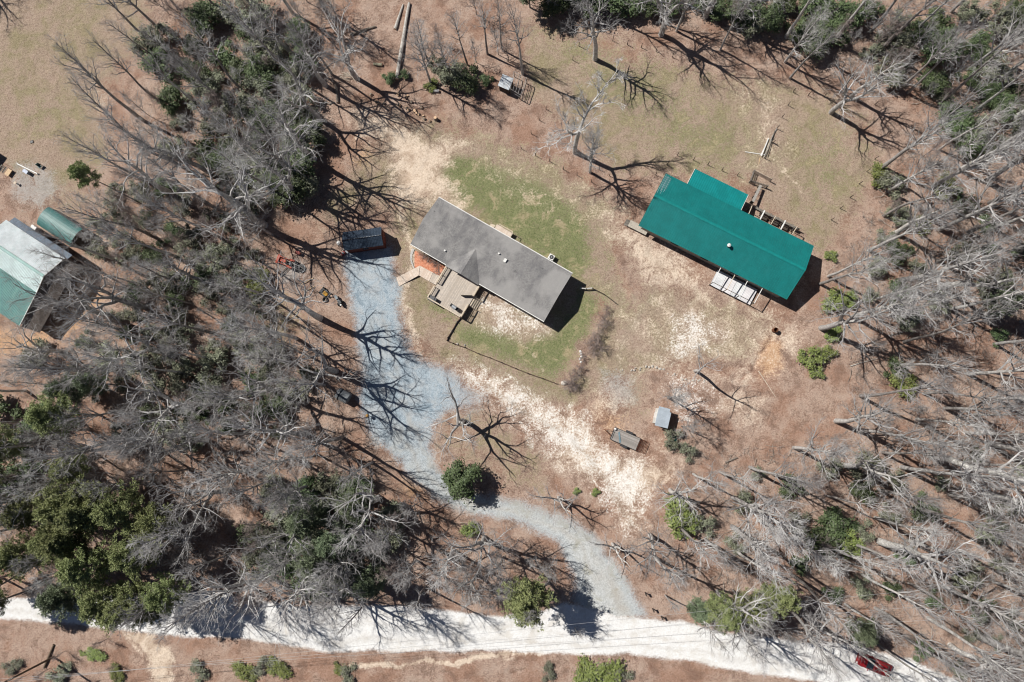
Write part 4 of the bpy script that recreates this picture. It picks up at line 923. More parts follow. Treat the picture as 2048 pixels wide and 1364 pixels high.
def nth(v):
    w = num(v); a, _, l = w.rpartition('-'); l = {'one': 'first', 'two': 'second', 'three': 'third', 'five': 'fifth', 'eight': 'eighth', 'nine': 'ninth', 'twelve': 'twelfth'}.get(l, l[:-1]+'ieth' if l.endswith('y') else l+'th')
    return (a+'-' if a else '')+l
POSTM = mat('rusty_tpost', (.035, .028, .024), .8, .3)
proto = None
for k, (px, py) in enumerate(FP):
    p = G(px, py)
    if proto is None:
        proto = t = empty('fence_post', tuple(p), 0)
        MB().box((0, 0, .68), (.07, .07, 1.36)).build('shaft', POSTM, t); MB().box((0, .04, .3), (.09, .03, .5)).build('anchor_plate', POSTM, t)
    else: t = copy_thing(proto, tuple(p), .4*k)
    zone = 'above the dry field' if k in (0, 3, 4, 5, 6, 7, 8) else 'below the two pale trees' if 8 < k < 18 else 'beside the teal barn corner' if 17 < k < 20 else 'behind the teal barn' if 19 < k < 27 else 'left of the dry field' if k in (1, 2) else 'right of the dry field'
    xs = sorted(range(len(FP)), key=lambda i: FP[i][0]); rank = xs.index(k)+1
    tag(t, 'thin metal fence post %s, %s fence post from the left' % (zone, nth(rank)), 'fence post', 'thin metal posts of the paddock fence')
EDGE = [(1, 0)]
z5 = 5.683
def ep(x, y): return G(880+x/z5, 560+y/z5)
t = empty('low_garden_fence', (0, 0, 0), 0, 'low dark timber edging fence round the bottom of the green front yard', 'fence')
pts = [ep(*q) for q in ((235, 432), (195, 478), (138, 580), (90, 655), (82, 690), (150, 720), (285, 768), (440, 838), (570, 885), (700, 938), (860, 1005), (1000, 1062), (1170, 1120), (1340, 1185))]
for a_, b_ in zip(pts, pts[1:]):
    MB().beam((a_.x, a_.y, 0), (b_.x, b_.y, 0), .10, .28).build('board', mat('edging_wood', (.10, .065, .05), .9, .4), t)
    MB().box((a_.x, a_.y+.02, .22), (.13, .13, .5)).build('post', DARKW, t)
t = empty('wire_gate', (0, 0, 0), 0, 'short low wooden fence leading away from the right end of the grey house', 'fence')
pts = [ep(*q) for q in ((1590, 100), (1660, 105), (1730, 98), (1860, 165), (1990, 262))]
for i, (a_, b_) in enumerate(zip(pts, pts[1:])):
    q = MB(); q.beam((a_.x, a_.y, .25), (b_.x, b_.y, .25), .04, .07); q.beam((a_.x, a_.y, .6), (b_.x, b_.y, .6), .05 if i > 1 else .16, .07); q.build('rail', CONC if i < 2 else DARKW, t)
    MB().box((b_.x, b_.y, .4), (.08, .08, .8)).build('post', OLDW, t)

# ================================================================== UTILITY POLE, WIRES
p = G(107, 1314); t = empty('utility_pole', tuple(p), 0, 'brown wooden utility pole leaning into the lower left corner', 'utility pole')
MB().tube([(0, 0, 0), (0, 0, 9.6)], [.17, .12], 10).build('shaft', mat('pole_brown', (.16, .12, .085), .9, .35, 4), t)
MB().beam((-.9, -.5, 9.0), (.9, .5, 9.0), .1, .12).build('crossarm', OLDW, t)
for s in (-.8, 0, .8): MB().tube([(s, s*.55, 9.12), (s, s*.55, 9.3)], [.05, .03], 8).build('insulator', WHITE, t)
a_, b_ = G(103, 1291, .6), G(84, 1338, .6); t2 = tag(MB().tube([(a_.x, a_.y, .12), (b_.x, b_.y, .25)], .15, 8).build('pole_log', mat('pole_brown', (.16, .12, .085))), 'brown pole section lying across the foot of the utility pole', 'log')
for k, (y1, y2, zz) in enumerate(((1364, 1236, 8.6), (1350, 1244, 8.6), (1340, 1256, 8.0))):
    A_ = G(-30, y1, zz); B_ = G(2100, y2-10+k*60, zz)
    if k == 2: B_ = G(1420, 1262, zz)
    pts = []
    A_ = G(-60, 1372-6*k, zz); M_ = G(1290, [1236, 1258, 1276][k], zz); d_ = M_-A_; B_ = A_+d_*1.75
    for i in range(25):
        f = i/24; q_ = A_.lerp(B_, f); q_.z = zz-.8*4*f*(1-f)+.4; pts.append(q_)
    tag(MB().tube(pts, .016, 4, False).build('overhead_wire', mat('wire_grey', (.45, .45, .45), .4)), ['upper', 'middle', 'lower'][k]+' of the three thin overhead wires crossing above the white road', 'wire')

# ================================================================== LOGS, ROCKS, DEBRIS
def log(px1, py1, px2, py2, r_, m, label, cat='log', group=None, name='fallen_log', taper=.8, kink=0.):
    a_, b_ = G(px1, py1, r_), G(px2, py2, r_); n_ = 7; rn = random.Random(int(px1*7+py1)); pts = []
    d_ = (b_-a_); s_ = Vector((-d_.y, d_.x, 0)).normalized()
    for i in range(n_+1):
        f = i/n_; q_ = a_.lerp(b_, f)+s_*(rn.random()-.5)*(kink+.06); pts.append((q_.x, q_.y, r_*(.9)*(1-f*(1-taper))))
    root = empty(name, (0, 0, 0), 0, label, cat, group)
    MB().tube(pts, [r_*(1-(1-taper)*i/n_)*(1+(rn.random()-.5)*.15) for i in range(n_+1)], 9).build('trunk', m, root)
    for s in (0, -1):
        p_ = Vector(pts[s]); q_ = Vector(pts[1 if s == 0 else -2]); u = (p_-q_).normalized()*.012; rr = r_*(1 if s == 0 else taper)*.88
        MB().tube([p_, p_+u], rr, 9).build('cut_end', CUT, root)
    return root
log(793, 158, 818, 5, .34, BARKW, 'long bleached log pointing up the picture beside the round green bush', taper=.7)
log(790, 58, 806, 8, .26, BARKW, 'shorter bleached log just left of the long bleached one', taper=.5)
log(700, 69, 751, 52, .22, BARK, 'grey log lying crosswise at the upper end of the clearing')
log(672, 168, 675, 205, .28, BARK, 'short thick dark log pointing down beside the left woods')
log(603, 215, 668, 203, .15, BARK, 'thin crooked grey log meeting the short thick dark log', kink=.5)
log(747, 127.5, 764, 130, .24, mat('moss_log', (.30, .28, .20), .9, .3), 'short mossy log section alone on the leaves above the round bush', taper=1)
log(860, 181, 878, 182, .25, mat('grey_log', (.34, .33, .34), .9, .3), 'short grey log beside a bright green shrub at a tree foot', taper=1)
log(1517, 742, 1552, 795, .07, mat('pale_stick', (.55, .47, .38), .9), 'pale straight stick lying right of the broken snag', 'stick', name='fallen_stick', taper=.5)
log(1700, 732, 1760, 715, .09, BARKW, 'long thin pale stick below the big right hand trees', 'stick', name='fallen_stick', taper=.4)
log(1640, 1100, 1790, 1165, .16, BARKW, 'upper of two parallel pale fallen trunks in the lower right woods', taper=.5, kink=.3)
log(1641, 1108, 1745, 1152, .18, BARKW, 'lower of two parallel pale fallen trunks in the lower right woods', taper=.4, kink=.3)
log(1450, 925, 1475, 915, .14, BARK, 'short brown log near the top of the sandy wash woods edge')
for k, (x, y) in enumerate(((1305, 1217), (1322, 1232), (1290, 1185))):
    p = G(x, y); rt = empty('mailbox_post', tuple(p), .4, ['dark marker post standing nearest the road junction', 'dark marker post just right of the one at the junction', 'dark marker post highest of the three beside the drive mouth'][k], 'post')
    MB().box((0, 0, .5), (.12, .12, 1.0)).build('shaft', DARKW, rt); MB().box((0, 0, 1.05), (.2, .5, .16)).build('cap', DARKW, rt)
rn = random.Random(5)
def rock(px, py, r_, label, group=None, m=None):
    p = G(px, py); b_ = MB().blob((0, 0, 0), (r_, r_*(.6+.4*rn.random()), r_*.5), 8, 5, .35, rn); o = b_.build('rock', m or ROCK); o.location = (p.x, p.y, r_*.2); o.rotation_euler.z = rn.random()*6; return tag(o, label, 'rock', group)
for k in range(16):
    a = rn.random()*6.28; d_ = rn.random()*11; rock(703+math.cos(a)*d_, 98+math.sin(a)*d_*.8, .22+rn.random()*.2, 'pale rock in the rock pile at the left edge of the clearing', 'pale rocks in the pile by the clearing', mat('pale_rock', (.50, .46, .41), .9, .3, 4))
RW = [(1205, 739), (1262, 742), (1285, 735), (1307, 732), (1335, 744), (1357, 755), (1385, 760), (1414, 763)]
for k in range(34):
    i = rn.random()*(len(RW)-1); j = int(i); f = i-j; x = RW[j][0]*(1-f)+RW[j+1][0]*f; y = RW[j][1]*(1-f)+RW[j+1][1]*f
    rock(x+rn.uniform(-4, 4), y+rn.uniform(-3, 3), .10+rn.random()*.13, 'small pale stone in the crooked stone row below the barn', 'stones of the crooked row below the barn', mat('pale_rock', (.5, .46, .41)))
rock(1128, 766, .55, 'biggest pale boulder at the lower corner of the yard fence', m=mat('pale_rock', (.5, .46, .41)))
for x, y in ((914, 644), (904, 662), (903, 664), (915, 688), (930, 690)): rock(x, y, .2, 'grey stone on the left stretch of the low yard fence', 'stones on the low yard fence')
for x, y in ((1161, 703), (1162, 708), (1163, 713), (1160, 718), (1162, 724)): rock(x, y, .22, 'white stone at the right edge of the green front yard', 'white stones right of the front yard', WHITE)
# log rounds
SP = [(743, 190), (752, 204), (757, 206), (768, 207), (796, 189), (812, 196), (815, 192), (799, 211), (813, 216), (818, 220), (830, 222), (833, 227), (838, 229), (847, 233), (849, 238), (860, 243), (844, 216), (823, 205)]
for k, (x, y) in enumerate(SP):
    p = G(x, y); rr = .16+.12*rn.random()
    rt = empty('log_round', (p.x, p.y, rr*.6), rn.random()*6, 'freshly cut log round in the row of cut wood above the straw patch', 'log round', 'freshly cut log rounds above the straw patch')
    MB().tube([(-.14, 0, 0), (.14, 0, 0)], rr, 11).build('bark', BARK, rt); MB().tube([(-.17, 0, 0), (-.141, 0, 0)], rr*.9, 11).build('cut_face', CUT, rt); MB().tube([(.141, 0, 0), (.17, 0, 0)], rr*.9, 11).build('cut_face', CUT, rt)
    rt.rotation_euler.y = rn.uniform(-1.3, 1.3)
p = G(872, 239); rt = empty('tree_stump', tuple(p), 0, 'tall pale topped tree stump at the right end of the log rounds', 'stump')
MB().tube([(0, 0, 0), (0, 0, .25), (0, 0, .8)], [.4, .28, .26], 12).build('bark', BARK, rt); MB().tube([(0, 0, .8), (0, 0, .815)], .24, 12).build('cut_face', CUT, rt)
# brush pile sticks
for k in range(15):
    a = rn.uniform(.1, 1.0); x = 688+rn.random()*22; y = 148+rn.random()*14; l_ = 8+rn.random()*22
    a_ = G(x-math.cos(a)*l_/2, y-math.sin(a)*l_/2*.8); b_ = G(x+math.cos(a)*l_/2, y+math.sin(a)*l_/2*.8)
    tag(MB().tube([(a_.x, a_.y, .05+.04*k), (b_.x, b_.y, .1+.03*k)], [.06, .03], 5).build('brush_stick', mat('pale_stick', (.55, .47, .38))), 'pale stick in the brush pile at the foot of the leaning tree', 'stick', 'pale sticks of the brush pile')
a_ = G(1468, 856); p = G(1345, 878); tag(MB().blob((0, 0, .1), (.7, .5, .2), 12, 6, .4, rn).build('crumpled_tarp', TARP), 'crumpled teal tarp in the bare thicket below the pale grey shed', 'tarp').location = (p.x, p.y, 0)
# ================================================================== TREES
BK = mat('bark_pale', (.60, .585, .56), .9, .35, 2.5, objrand=.3, col2=(.27, .25, .23))
BKD = mat('bark_grey', (.36, .335, .31), .9, .35, 2.5, objrand=.2, col2=(.17, .15, .14))
TWIG = mat('twig_grey', (.56, .55, .54), .9, .25, .6, objrand=.32, col2=(.24, .22, .21))
TWIGB = mat('twig_brown', (.30, .245, .225), .9, .3, 1.5, objrand=.15)
def leafmat(name, c1, c2, orand=.25):
    m, n, b = newmat(name)
    g = N(n, 'ShaderNodeNewGeometry'); oi = N(n, 'ShaderNodeObjectInfo').outputs['Random']
    tc = N(n, 'ShaderNodeTexCoord').outputs['Object']
    c = mixc(n, g.outputs['Random Per Island'], c1, c2)
    c = mixc(n, mrange(n, noise(n, tc, .7, 3), .4, .65, 0, .6), c, c2)
    hsv = N(n, 'ShaderNodeHueSaturation'); n.links.new(c, hsv.inputs['Color'])
    n.links.new(mrange(n, oi, 0, 1, 1-orand, 1+orand, False), hsv.inputs['Value']); n.links.new(mrange(n, oi, 0, 1, .48, .515, False), hsv.inputs['Hue'])
    n.links.new(hsv.outputs[0], b.inputs['Base Color']); b.inputs['Roughness'].default_value = .55; b.inputs['Specular IOR Level'].default_value = .25
    return m
LAUREL = leafmat('laurel_leaf', (.045, .07, .03), (.11, .145, .065))
HOLLY = leafmat('bright_leaf', (.10, .13, .035), (.22, .255, .08))
OLIVE = leafmat('olive_leaf', (.10, .115, .07), (.23, .24, .165))
PINE = leafmat('pine_needle', (.115, .15, .058), (.32, .35, .155), .22)
PINEB = leafmat('blue_pine_needle', (.085, .12, .07), (.21, .25, .15), .18)

def rnd_perp(d, rn):
    v = Vector((rn.gauss(0, 1), rn.gauss(0, 1), rn.gauss(0, 1))); v -= v.project(d); return v.normalized()
def limb(b, p, d, L, r0, r1, segs, sides, wob, up, rn):
    pts = [p.copy()]; ds = []; q = p.copy(); d = d.copy()
    for i in range(segs):
        d = (d+rnd_perp(d, rn)*wob*rn.random()+Vector((0, 0, up))).normalized(); q = q+d*(L/segs); pts.append(q.copy()); ds.append(d.copy())
    rs = [r0+(r1-r0)*i/segs for i in range(segs+1)]
    b.tube(pts, rs, sides, False); ds.append(ds[-1]); return pts, ds, rs
def along(pts, ds, rs, f):
    x = f*(len(pts)-1); i = min(int(x), len(pts)-2); t = x-i
    return pts[i].lerp(pts[i+1], t), ds[i], rs[i]*(1-t)+rs[i+1]*t
def bare_tree(seed, Ht, r0, start, nl, spread, ang, wob=.25, up=.06, twigs=(6, 5, 4), fork=0, tw=1., twl=1.):
    """trunk + four orders of branches; returns (trunk MB, crown MB)"""
    rn = random.Random(seed); T = MB(); C = MB(); stems = []
    d0 = Vector((rn.gauss(0, .03), rn.gauss(0, .03), 1)).normalized()
    if fork:
        hf = Ht*rn.uniform(.25, .4); pts, ds, rs = limb(T, Vector((0, 0, -.1)), d0, hf, r0, r0*.8, 4, 8, wob*.25, .05, rn)
        a0 = rn.random()*6.28
        for k in range(fork):
            a = a0+k*6.283/fork; dd = (Vector((math.cos(a), math.sin(a), 0))*rn.uniform(.3, .6)+Vector((0, 0, 1))).normalized()
            stems.append(limb(T, pts[-1], dd, (Ht-hf)*rn.uniform(.8, 1.0), r0*.62, .03, 9, 7, wob*.6, .10, rn))
        st = .12
    else:
        stems.append(limb(T, Vector((0, 0, -.1)), d0, Ht, r0, .03, 14, 8, wob*.28, .08, rn)); st = start
    per = max(3, nl//len(stems)); ga = rn.random()*6
    for S_ in stems:
        sl2 = Ht*(1-st) if not fork else Ht*.65
        for k in range(per):
            f = st+(1-st)*(k+rn.random()*.8)/per*.97; p, d, r = along(*S_, f); ga += 2.4+rn.gauss(0, .4)
            el = ang*(1-.35*f)+rn.gauss(0, .12); u = Vector((math.cos(ga), math.sin(ga), 0)); dd = (u*math.sin(el)+d*math.cos(el)).normalized()
            shape = (1-((f-st)/(1-st))**1.6*.72)
            L1 = spread*shape*rn.uniform(.65, 1.15); ra = max(.028, min(r*.7, .045+L1*.020))
            A = limb(C, p, dd, L1, ra, .014*tw, 6, 5, wob, up, rn)
            n2 = max(2, int(twigs[0]*(.5+L1/spread*.7)))
            for j in range(n2):
                f2 = .22+.78*(j+rn.random())/n2; p2, d2, r2 = along(*A, min(f2, .99)); e2 = rn.uniform(.45, .95)
                dd2 = (rnd_perp(d2, rn)*math.sin(e2)+d2*math.cos(e2)).normalized(); L2 = L1*rn.uniform(.25, .5)*(1.15-.5*f2)
                B = limb(C, p2, dd2, L2, max(.017, min(r2*.7, .045)), .009*tw, 4, 4, wob*1.1, up*1.2, rn)
                for j3 in range(twigs[1]):
                    f3 = .15+.85*(j3+rn.random())/twigs[1]; p3, d3, r3 = along(*B, min(f3, .99)); e3 = rn.uniform(.4, .9)
                    dd3 = (rnd_perp(d3, rn)*math.sin(e3)+d3*math.cos(e3)).normalized(); L3 = max(.45, L2*rn.uniform(.3, .55))*twl
                    D = limb(C, p3, dd3, L3, .011*tw, .007*tw, 2, 3, wob, up, rn)
                    for j4 in range(twigs[2]):
                        f4 = .2+.8*(j4+rn.random())/twigs[2]; p4, d4, _ = along(*D, min(f4, .99)); e4 = rn.uniform(.35, .8)
                        dd4 = (rnd_perp(d4, rn)*math.sin(e4)+d4*math.cos(e4)).normalized()
                        limb(C, p4, dd4, L3*rn.uniform(.4, .75), .0085*tw, .006*tw, 1, 3, 0, 0, rn)
    return T, C
def leaf_quad(b, p, nrm, s, rn, asp=1.):
    u = rnd_perp(nrm, rn); v = nrm.cross(u)*asp; i = len(b.v)
    for x, y in ((-s, 0), (0, -s), (s, 0), (0, s)):
        q = p+u*x+v*y*.55; b.v.append((q.x, q.y, q.z))
    b.f.append((i, i+1, i+2, i+3)); b.m.append(0)
def bush(seed, rad, h, n, leaf, lobes=9, stem=True):
    """many leaves spread through several overlapping lobes, plus stems"""
    rn = random.Random(seed); Fo = MB(); St = MB(); L_ = []
    for k in range(lobes):
        a = rn.random()*6.28; d = rad*math.sqrt(rn.random())*.78; z = h*rn.uniform(.35, .8)*(1-.35*d/rad); r_ = rad*rn.uniform(.22, .42)
        L_.append((Vector((math.cos(a)*d, math.sin(a)*d, z)), r_, r_*h/rad*rn.uniform(.45, .65)))
    for c_, r_, rz_ in L_:
        m_ = int(n*r_*r_/sum(q[1]**2 for q in L_))
        for k in range(m_):
            v = Vector((rn.gauss(0, 1), rn.gauss(0, 1), rn.gauss(0, 1))).normalized();             rr = abs(rn.gauss(0, .5))**.75*1.15; p = c_+Vector((v.x*r_*rr, v.y*r_*rr, v.z*rz_*rr))
            if p.z < .05: p.z = .05+rn.random()*.3
            nn = (v*.6+Vector((rn.gauss(0, .5), rn.gauss(0, .5), .7+rn.random()*.5))).normalized(); leaf_quad(Fo, p, nn, leaf*rn.uniform(.6, 1.3), rn)
        if stem:
            base = Vector((c_.x*.2, c_.y*.2, 0)); limb(St, base, (c_-base).normalized(), (c_-base).length*1.25, .05, .012, 4, 5, .25, .0, rn)
            for j in range(9): limb(St, c_, rnd_perp(Vector((0, 0, 1)), rn)+Vector((0, 0, rn.random())), r_*rn.uniform(.9, 1.7), .018, .006, 3, 4, .35, .05, rn)
    return Fo, St
def pine(seed, Ht, r0, start, nb, spread, tuft=.34, dens=1.):
    rn = random.Random(seed); T = MB(); Nd = MB(); Br = MB()
    S_ = limb(T, Vector((0, 0, -.1)), Vector((0, 0, 1)), Ht, r0, .04, 12, 8, .05, .05, rn); a = rn.random()*6
    for k in range(nb):
        f = start+(1-start)*(k+rn.random())/nb; p, d, r = along(*S_, min(f, .985)); a += 2.4+rn.gauss(0, .3); t = (f-start)/(1-start)
        L1 = spread*(1-t**1.7*.8)*rn.uniform(.65, 1.12)*(.55+.45*min(1, t*5)); el = rn.uniform(1.05, 1.35)-t*.6
        dd = Vector((math.cos(a)*math.sin(el), math.sin(a)*math.sin(el), math.cos(el)))
        A = limb(Br, p, dd, L1, max(.02, r*.4), .015, 5, 5, .2, .06, rn); n2 = int(6*L1/spread)+3
        for j in range(n2):
            f2 = .3+.7*(j+rn.random())/n2; p2, d2, _ = along(*A, min(f2, .99)); e2 = rn.uniform(.4, .9)
            d3 = (rnd_perp(d2, rn)*math.sin(e2)+d2*math.cos(e2)+Vector((0, 0, .12))).normalized(); L2 = L1*rn.uniform(.16, .34)
            B = limb(Br, p2, d3, L2, .02, .008, 2, 3, .2, .08, rn)
            for q in range(int(3*dens)+1):
                p4 = along(*B, min(.99, .3+.7*rn.random()))[0]+Vector((rn.gauss(0, .24), rn.gauss(0, .24), rn.gauss(0, .14)))
                for z in range(7):
                    v = (Vector((rn.gauss(0, 1), rn.gauss(0, 1), rn.gauss(0, .7)+.5))).normalized(); w_ = rnd_perp(v, rn)*tuft*.16; i = len(Nd.v); e = p4+v*tuft*rn.uniform(.7, 1.15)
                    Nd.v += [tuple(p4-w_*.5), tuple(p4+w_*.5), tuple(e+w_), tuple(e-w_)]; Nd.f.append((i, i+1, i+2, i+3)); Nd.m.append(0)
    return T, Br, Nd
def proto_bare(name, seed, tm=BK, cm=TWIG, **k):
    T, C = bare_tree(seed, **k); t = empty(name, (0, 0, -500)); T.build('trunk', tm, t, smooth=True); C.build('crown', cm, t); return t
def proto_bush(name, seed, m, *a, **k):
    Fo, St = bush(seed, *a, **k); t = empty(name, (0, 0, -500)); Fo.build('foliage', m, t); St.build('stem', BKD, t); return t
def proto_pine(name, seed, m, *a, **k):
    T, Br, Nd = pine(seed, *a, **k); t = empty(name, (0, 0, -500)); T.build('trunk', BKD, t, smooth=True); c_ = Br.build('branches', BKD, t); Nd.build('needles', m, t); return t
P = {}
for i in range(5):     # tall forest hardwoods, ascending narrow crowns
    P['F%d' % i] = (proto_bare('bare_tree', 10+i, tm=BK if i % 2 else BKD, Ht=19, r0=.20+.02*i, start=.45+.03*(i % 3), nl=20, spread=3.9+.35*i, ang=.72, wob=.28, up=.08, twigs=(5, 4, 2), twl=1.1, tw=.78), 19)
for i in range(3):     # broad open grown with heavy crooked limbs
    P['O%d' % i] = (proto_bare('bare_tree', 30+i, Ht=17, r0=.40, start=.3, nl=21, spread=6.4, ang=1.0, wob=.52, up=.05, twigs=(7, 4, 2), twl=1.2, tw=.8, fork=(0, 3, 2)[i]), 17)
for i in range(2):     # fine broom crowned
    P['B%d' % i] = (proto_bare('bare_tree', 40+i, cm=TWIG, Ht=14, r0=.20, start=.28, nl=26, spread=4.2, ang=.72, wob=.22, up=.09, twigs=(6, 4, 3), tw=.78), 14)
for i in range(2):     # saplings
    P['S%d' % i] = (proto_bare('bare_sapling', 50+i, tm=BKD, cm=(TWIG, TWIGB)[i], Ht=7.5, r0=.07, start=.2, nl=16, spread=2.8, ang=.8, wob=.32, up=.06, twigs=(5, 4, 3)), 7.5)
P['K0'] = (proto_bare('bare_tree', 60, Ht=11, r0=.33, start=.35, nl=15, spread=5.2, ang=1.15, wob=.6, up=.02, twigs=(5, 4, 2), tw=.8, fork=3), 11)
P['M0'] = (proto_bare('bare_tree', 68, Ht=18, r0=.34, start=.3, nl=22, spread=4.6, ang=.85, wob=.45, up=.08, twigs=(8, 5, 3), tw=1.15, fork=2), 18)
P['K1'] = (proto_bare('bare_tree', 63, Ht=15, r0=.26, start=.60, nl=8, spread=4.8, ang=1.15, wob=.5, up=.03, twigs=(4, 3, 2)), 15)
P['BR'] = (proto_bare('bare_shrub', 70, tm=TWIGB, cm=TWIGB, Ht=2.0, r0=.04, start=.02, nl=15, spread=1.7, ang=1.0, wob=.45, up=.0, twigs=(4, 3, 3), tw=.9), 2.0)
P['L0'] = (proto_bush('evergreen_shrub', 80, LAUREL, 2.6, 3.4, 4200, .17, 11), 1)
P['L1'] = (proto_bush('evergreen_shrub', 81, LAUREL, 3.2, 4.8, 5200, .18, 13), 1)
P['H0'] = (proto_bush('evergreen_shrub', 82, HOLLY, 1.5, 1.6, 2200, .11, 9), 1)
P['H1'] = (proto_bush('evergreen_shrub', 83, HOLLY, 2.2, 2.6, 2800, .15, 10), 1)
P['V0'] = (proto_bush('evergreen_shrub', 84, OLIVE, 3.0, 4.6, 3000, .16, 12), 1)
P['V1'] = (proto_bush('evergreen_shrub', 85, OLIVE, 2.2, 3.0, 1700, .13, 10), 1)
P['C0'] = (proto_bush('holly_tree', 86, LAUREL, 2.9, 7.6, 8500, .17, 20), 1)
for i in range(3): P['P%d' % i] = (proto_pine('pine_tree', 90+i, PINE, 19, .24, .45, 70, 5.0, tuft=.27, dens=2.6), 19)
P['PT'] = (proto_pine('pine_tree', 97, PINE, 20, .22, .70, 34, 3.4, tuft=.27, dens=2.4), 20)
P['Q0'] = (proto_pine('pine_tree', 95, PINEB, 13, .16, .25, 56, 3.6, tuft=.25, dens=2.0), 13)
PROTO_USED = set()
PLANTS = []      # (root, px, py, kind)
rp = random.Random(11)
def put(kind, px, py, h=None, rz=None, sc=None, label=None, group=None, w=1.):
    pr, h0 = P[kind]; s_ = sc if sc else (h/h0 if h else 1.)
    rz = rp.random()*6.283 if rz is None else rz; p = G(px, py)
    S3 = (s_*w, s_*w, s_)
    if py > 1270 and kind[0] in 'HV': S3 = (s_*1.15, s_*.9, s_*.45)
    if kind in PROTO_USED: t = copy_thing(pr, (p.x, p.y, 0), rz, S3)
    else:
        KIDS[pr.name] = [(c, children(c)) for c in children(pr)]; place(pr, (p.x, p.y, 0), rz, S3); PROTO_USED.add(kind); t = pr
    for a in ('label', 'category', 'group'):
        if a in t: del t[a]
    PLANTS.append([t, px, py, kind, s_*h0 if h0 > 1 else s_, label]); return t
# --- trees one can pick out in the photograph: kind, base px, height
KEY = [('O0', 1190, 118, 18, 'slim bare tree standing alone in the upper left of the dry field'), ('M0', 1150, 305, 21, 'crooked forked pale tree, left of the pair at the dry field edge'),
       ('B0', 1180, 345, 17, 'straight fine twigged pale tree, right of the pair at the dry field edge'),
       ('O1', 1322, 70, 19, 'thick trunked bare tree casting the biggest branched shadow into the dry field'), ('B1', 1353, 62, 14, None), ('F1', 1440, 100, 15, None), ('B0', 1570, 124, 15, None), ('F3', 1580, 156, 15, None),
       ('O2', 1662, 225, 17, 'bare tree with a pale foot standing in the upper right corner of the dry field'), ('O0', 1702, 193, 14, None), ('F2', 1815, 186, 18, None), ('F4', 1797, 180, 16, None),
       ('F0', 1757, 340, 22, 'left trunk of the tall twin trees at the right end of the dry field'), ('F3', 1764, 334, 23, 'right trunk of the tall twin trees at the right end of the dry field'), ('F2', 1768, 432, 19, None),
       ('F1', 1656, 553, 19, None), ('F4', 1640, 568, 18, None), ('O1', 1642, 656, 19, 'big pale limbed tree rooted at the bare ground right of the barn'), ('F0', 1808, 684, 22, None), ('O2', 1880, 575, 20, None),
       ('O0', 1672, 842, 17, None), ('F3', 1750, 1035, 20, None), ('F0', 1655, 992, 17, None), ('O2', 1686, 930, 18, None), ('F4', 1545, 948, 16, None), ('F1', 1440, 944, 18, None), ('O1', 1340, 980, 14, None),
       ('O0', 1300, 1070, 15, None), ('K0', 1225, 1088, 9, None), ('F2', 1705, 1087, 18, None), ('F3', 1410, 1078, 15, None), ('K1', 1390, 742, 15, 'broken pale snag with few limbs and a very long shadow below the barn'),
       ('B1', 1336, 795, 12, 'small pale tree just above the pale grey shed'), ('S0', 1362, 852, 8, None), ('K0', 1117, 995, 9, 'small dark crooked tree hanging over the pale lower drive'), ('K0', 926, 842, 14, 'crooked tree with drooping limbs alone between the drive and the sandy wash'),
       ('O0', 1150, 1255, 5, None),
       ('F3', 1045, 148, 17, None), ('F1', 1005, 100, 14, None), ('B1', 862, 168, 15, None), ('F0', 858, 130, 16, None), ('F2', 935, 130, 14, None), ('F4', 975, 108, 13, None), ('B0', 900, 150, 12, None),
       ('O1', 713, 156, 17, 'tall dark tree leaning out of the woods at the left edge of the clearing'), ('F2', 665, 150, 18, None), ('O0', 652, 172, 17, None), ('O2', 640, 240, 18, None), ('O1', 530, 450, 25, 'great tree whose shadow forks beside the tractor and reaches the drive'),
       ('O0', 628, 318, 22, None), ('O2', 588, 350, 22, None), ('O0', 640, 636, 23, None), ('O2', 672, 742, 21, None), ('F1', 650, 770, 20, None), ('O1', 600, 390, 20, None), ('F3', 745, 925, 16, None), ('B1', 545, 470, 14, None),
       ('F0', 305, 306, 22, None), ('F3', 288, 242, 22, None), ('F1', 292, 364, 19, None), ('B1', 312, 52, 17, None), ('F4', 297, 82, 17, None), ('F2', 322, 205, 18, None),
       ('F4', 160, 738, 15, None), ('F2', 375, 938, 13, None), ('B0', 470, 806, 17, None), ('F1', 430, 716, 16, None), ('F3', 232, 520, 17, None), ('F0', 250, 660, 17, None), ('F1', 205, 545, 15, None), ('F2', 300, 470, 20, None),
       ('O1', 952, 1150, 11, 'whitish crooked limbed tree just above the white road left of the yellow green pine'), ('O2', 615, 1060, 18, None), ('B1', 832, 1120, 13, None), ('O0', 760, 1080, 12, None),
       ('O2', 1612, 1232, 15, None), ('F1', 1690, 1208, 16, None), ('F0', 1752, 1287, 17, None), ('F3', 1620, 1280, 14, None), ('F1', 1716, 1303, 14, None), ('O1', 1900, 1290, 17, None), ('F3', 1330, 1190, 9, None),
       ('O1', -62, -40, 15, None), ('O0', -20, -70, 14, None)]
for k_, x, y, h, lb in KEY: put(k_, x, y, h, label=lb)
occ = [(k[1], k[2]) for k in KEY]
def inside(poly, x, y):
    r_ = False; n_ = len(poly)
    for i in range(n_):
        x1, y1 = poly[i]; x2, y2 = poly[(i+1) % n_]
        if (y1 > y) != (y2 > y) and x < (x2-x1)*(y-y1)/(y2-y1)+x1: r_ = not r_
    return r_
LEFTW = [(300, -10), (700, -10), (690, 60), (650, 160), (612, 250), (600, 330), (560, 400), (520, 440), (500, 500), (540, 600), (620, 700), (650, 760), (700, 850), (750, 930), (820, 1000), (900, 1040), (1000, 1060), (1080, 1090), (1120, 1130), (1120, 1190), (1080, 1205), (900, 1200), (600, 1190), (430, 1175), (0, 1190), (0, 720), (150, 690), (215, 640), (210, 520), (250, 430), (290, 340), (300, 200), (320, 80)]
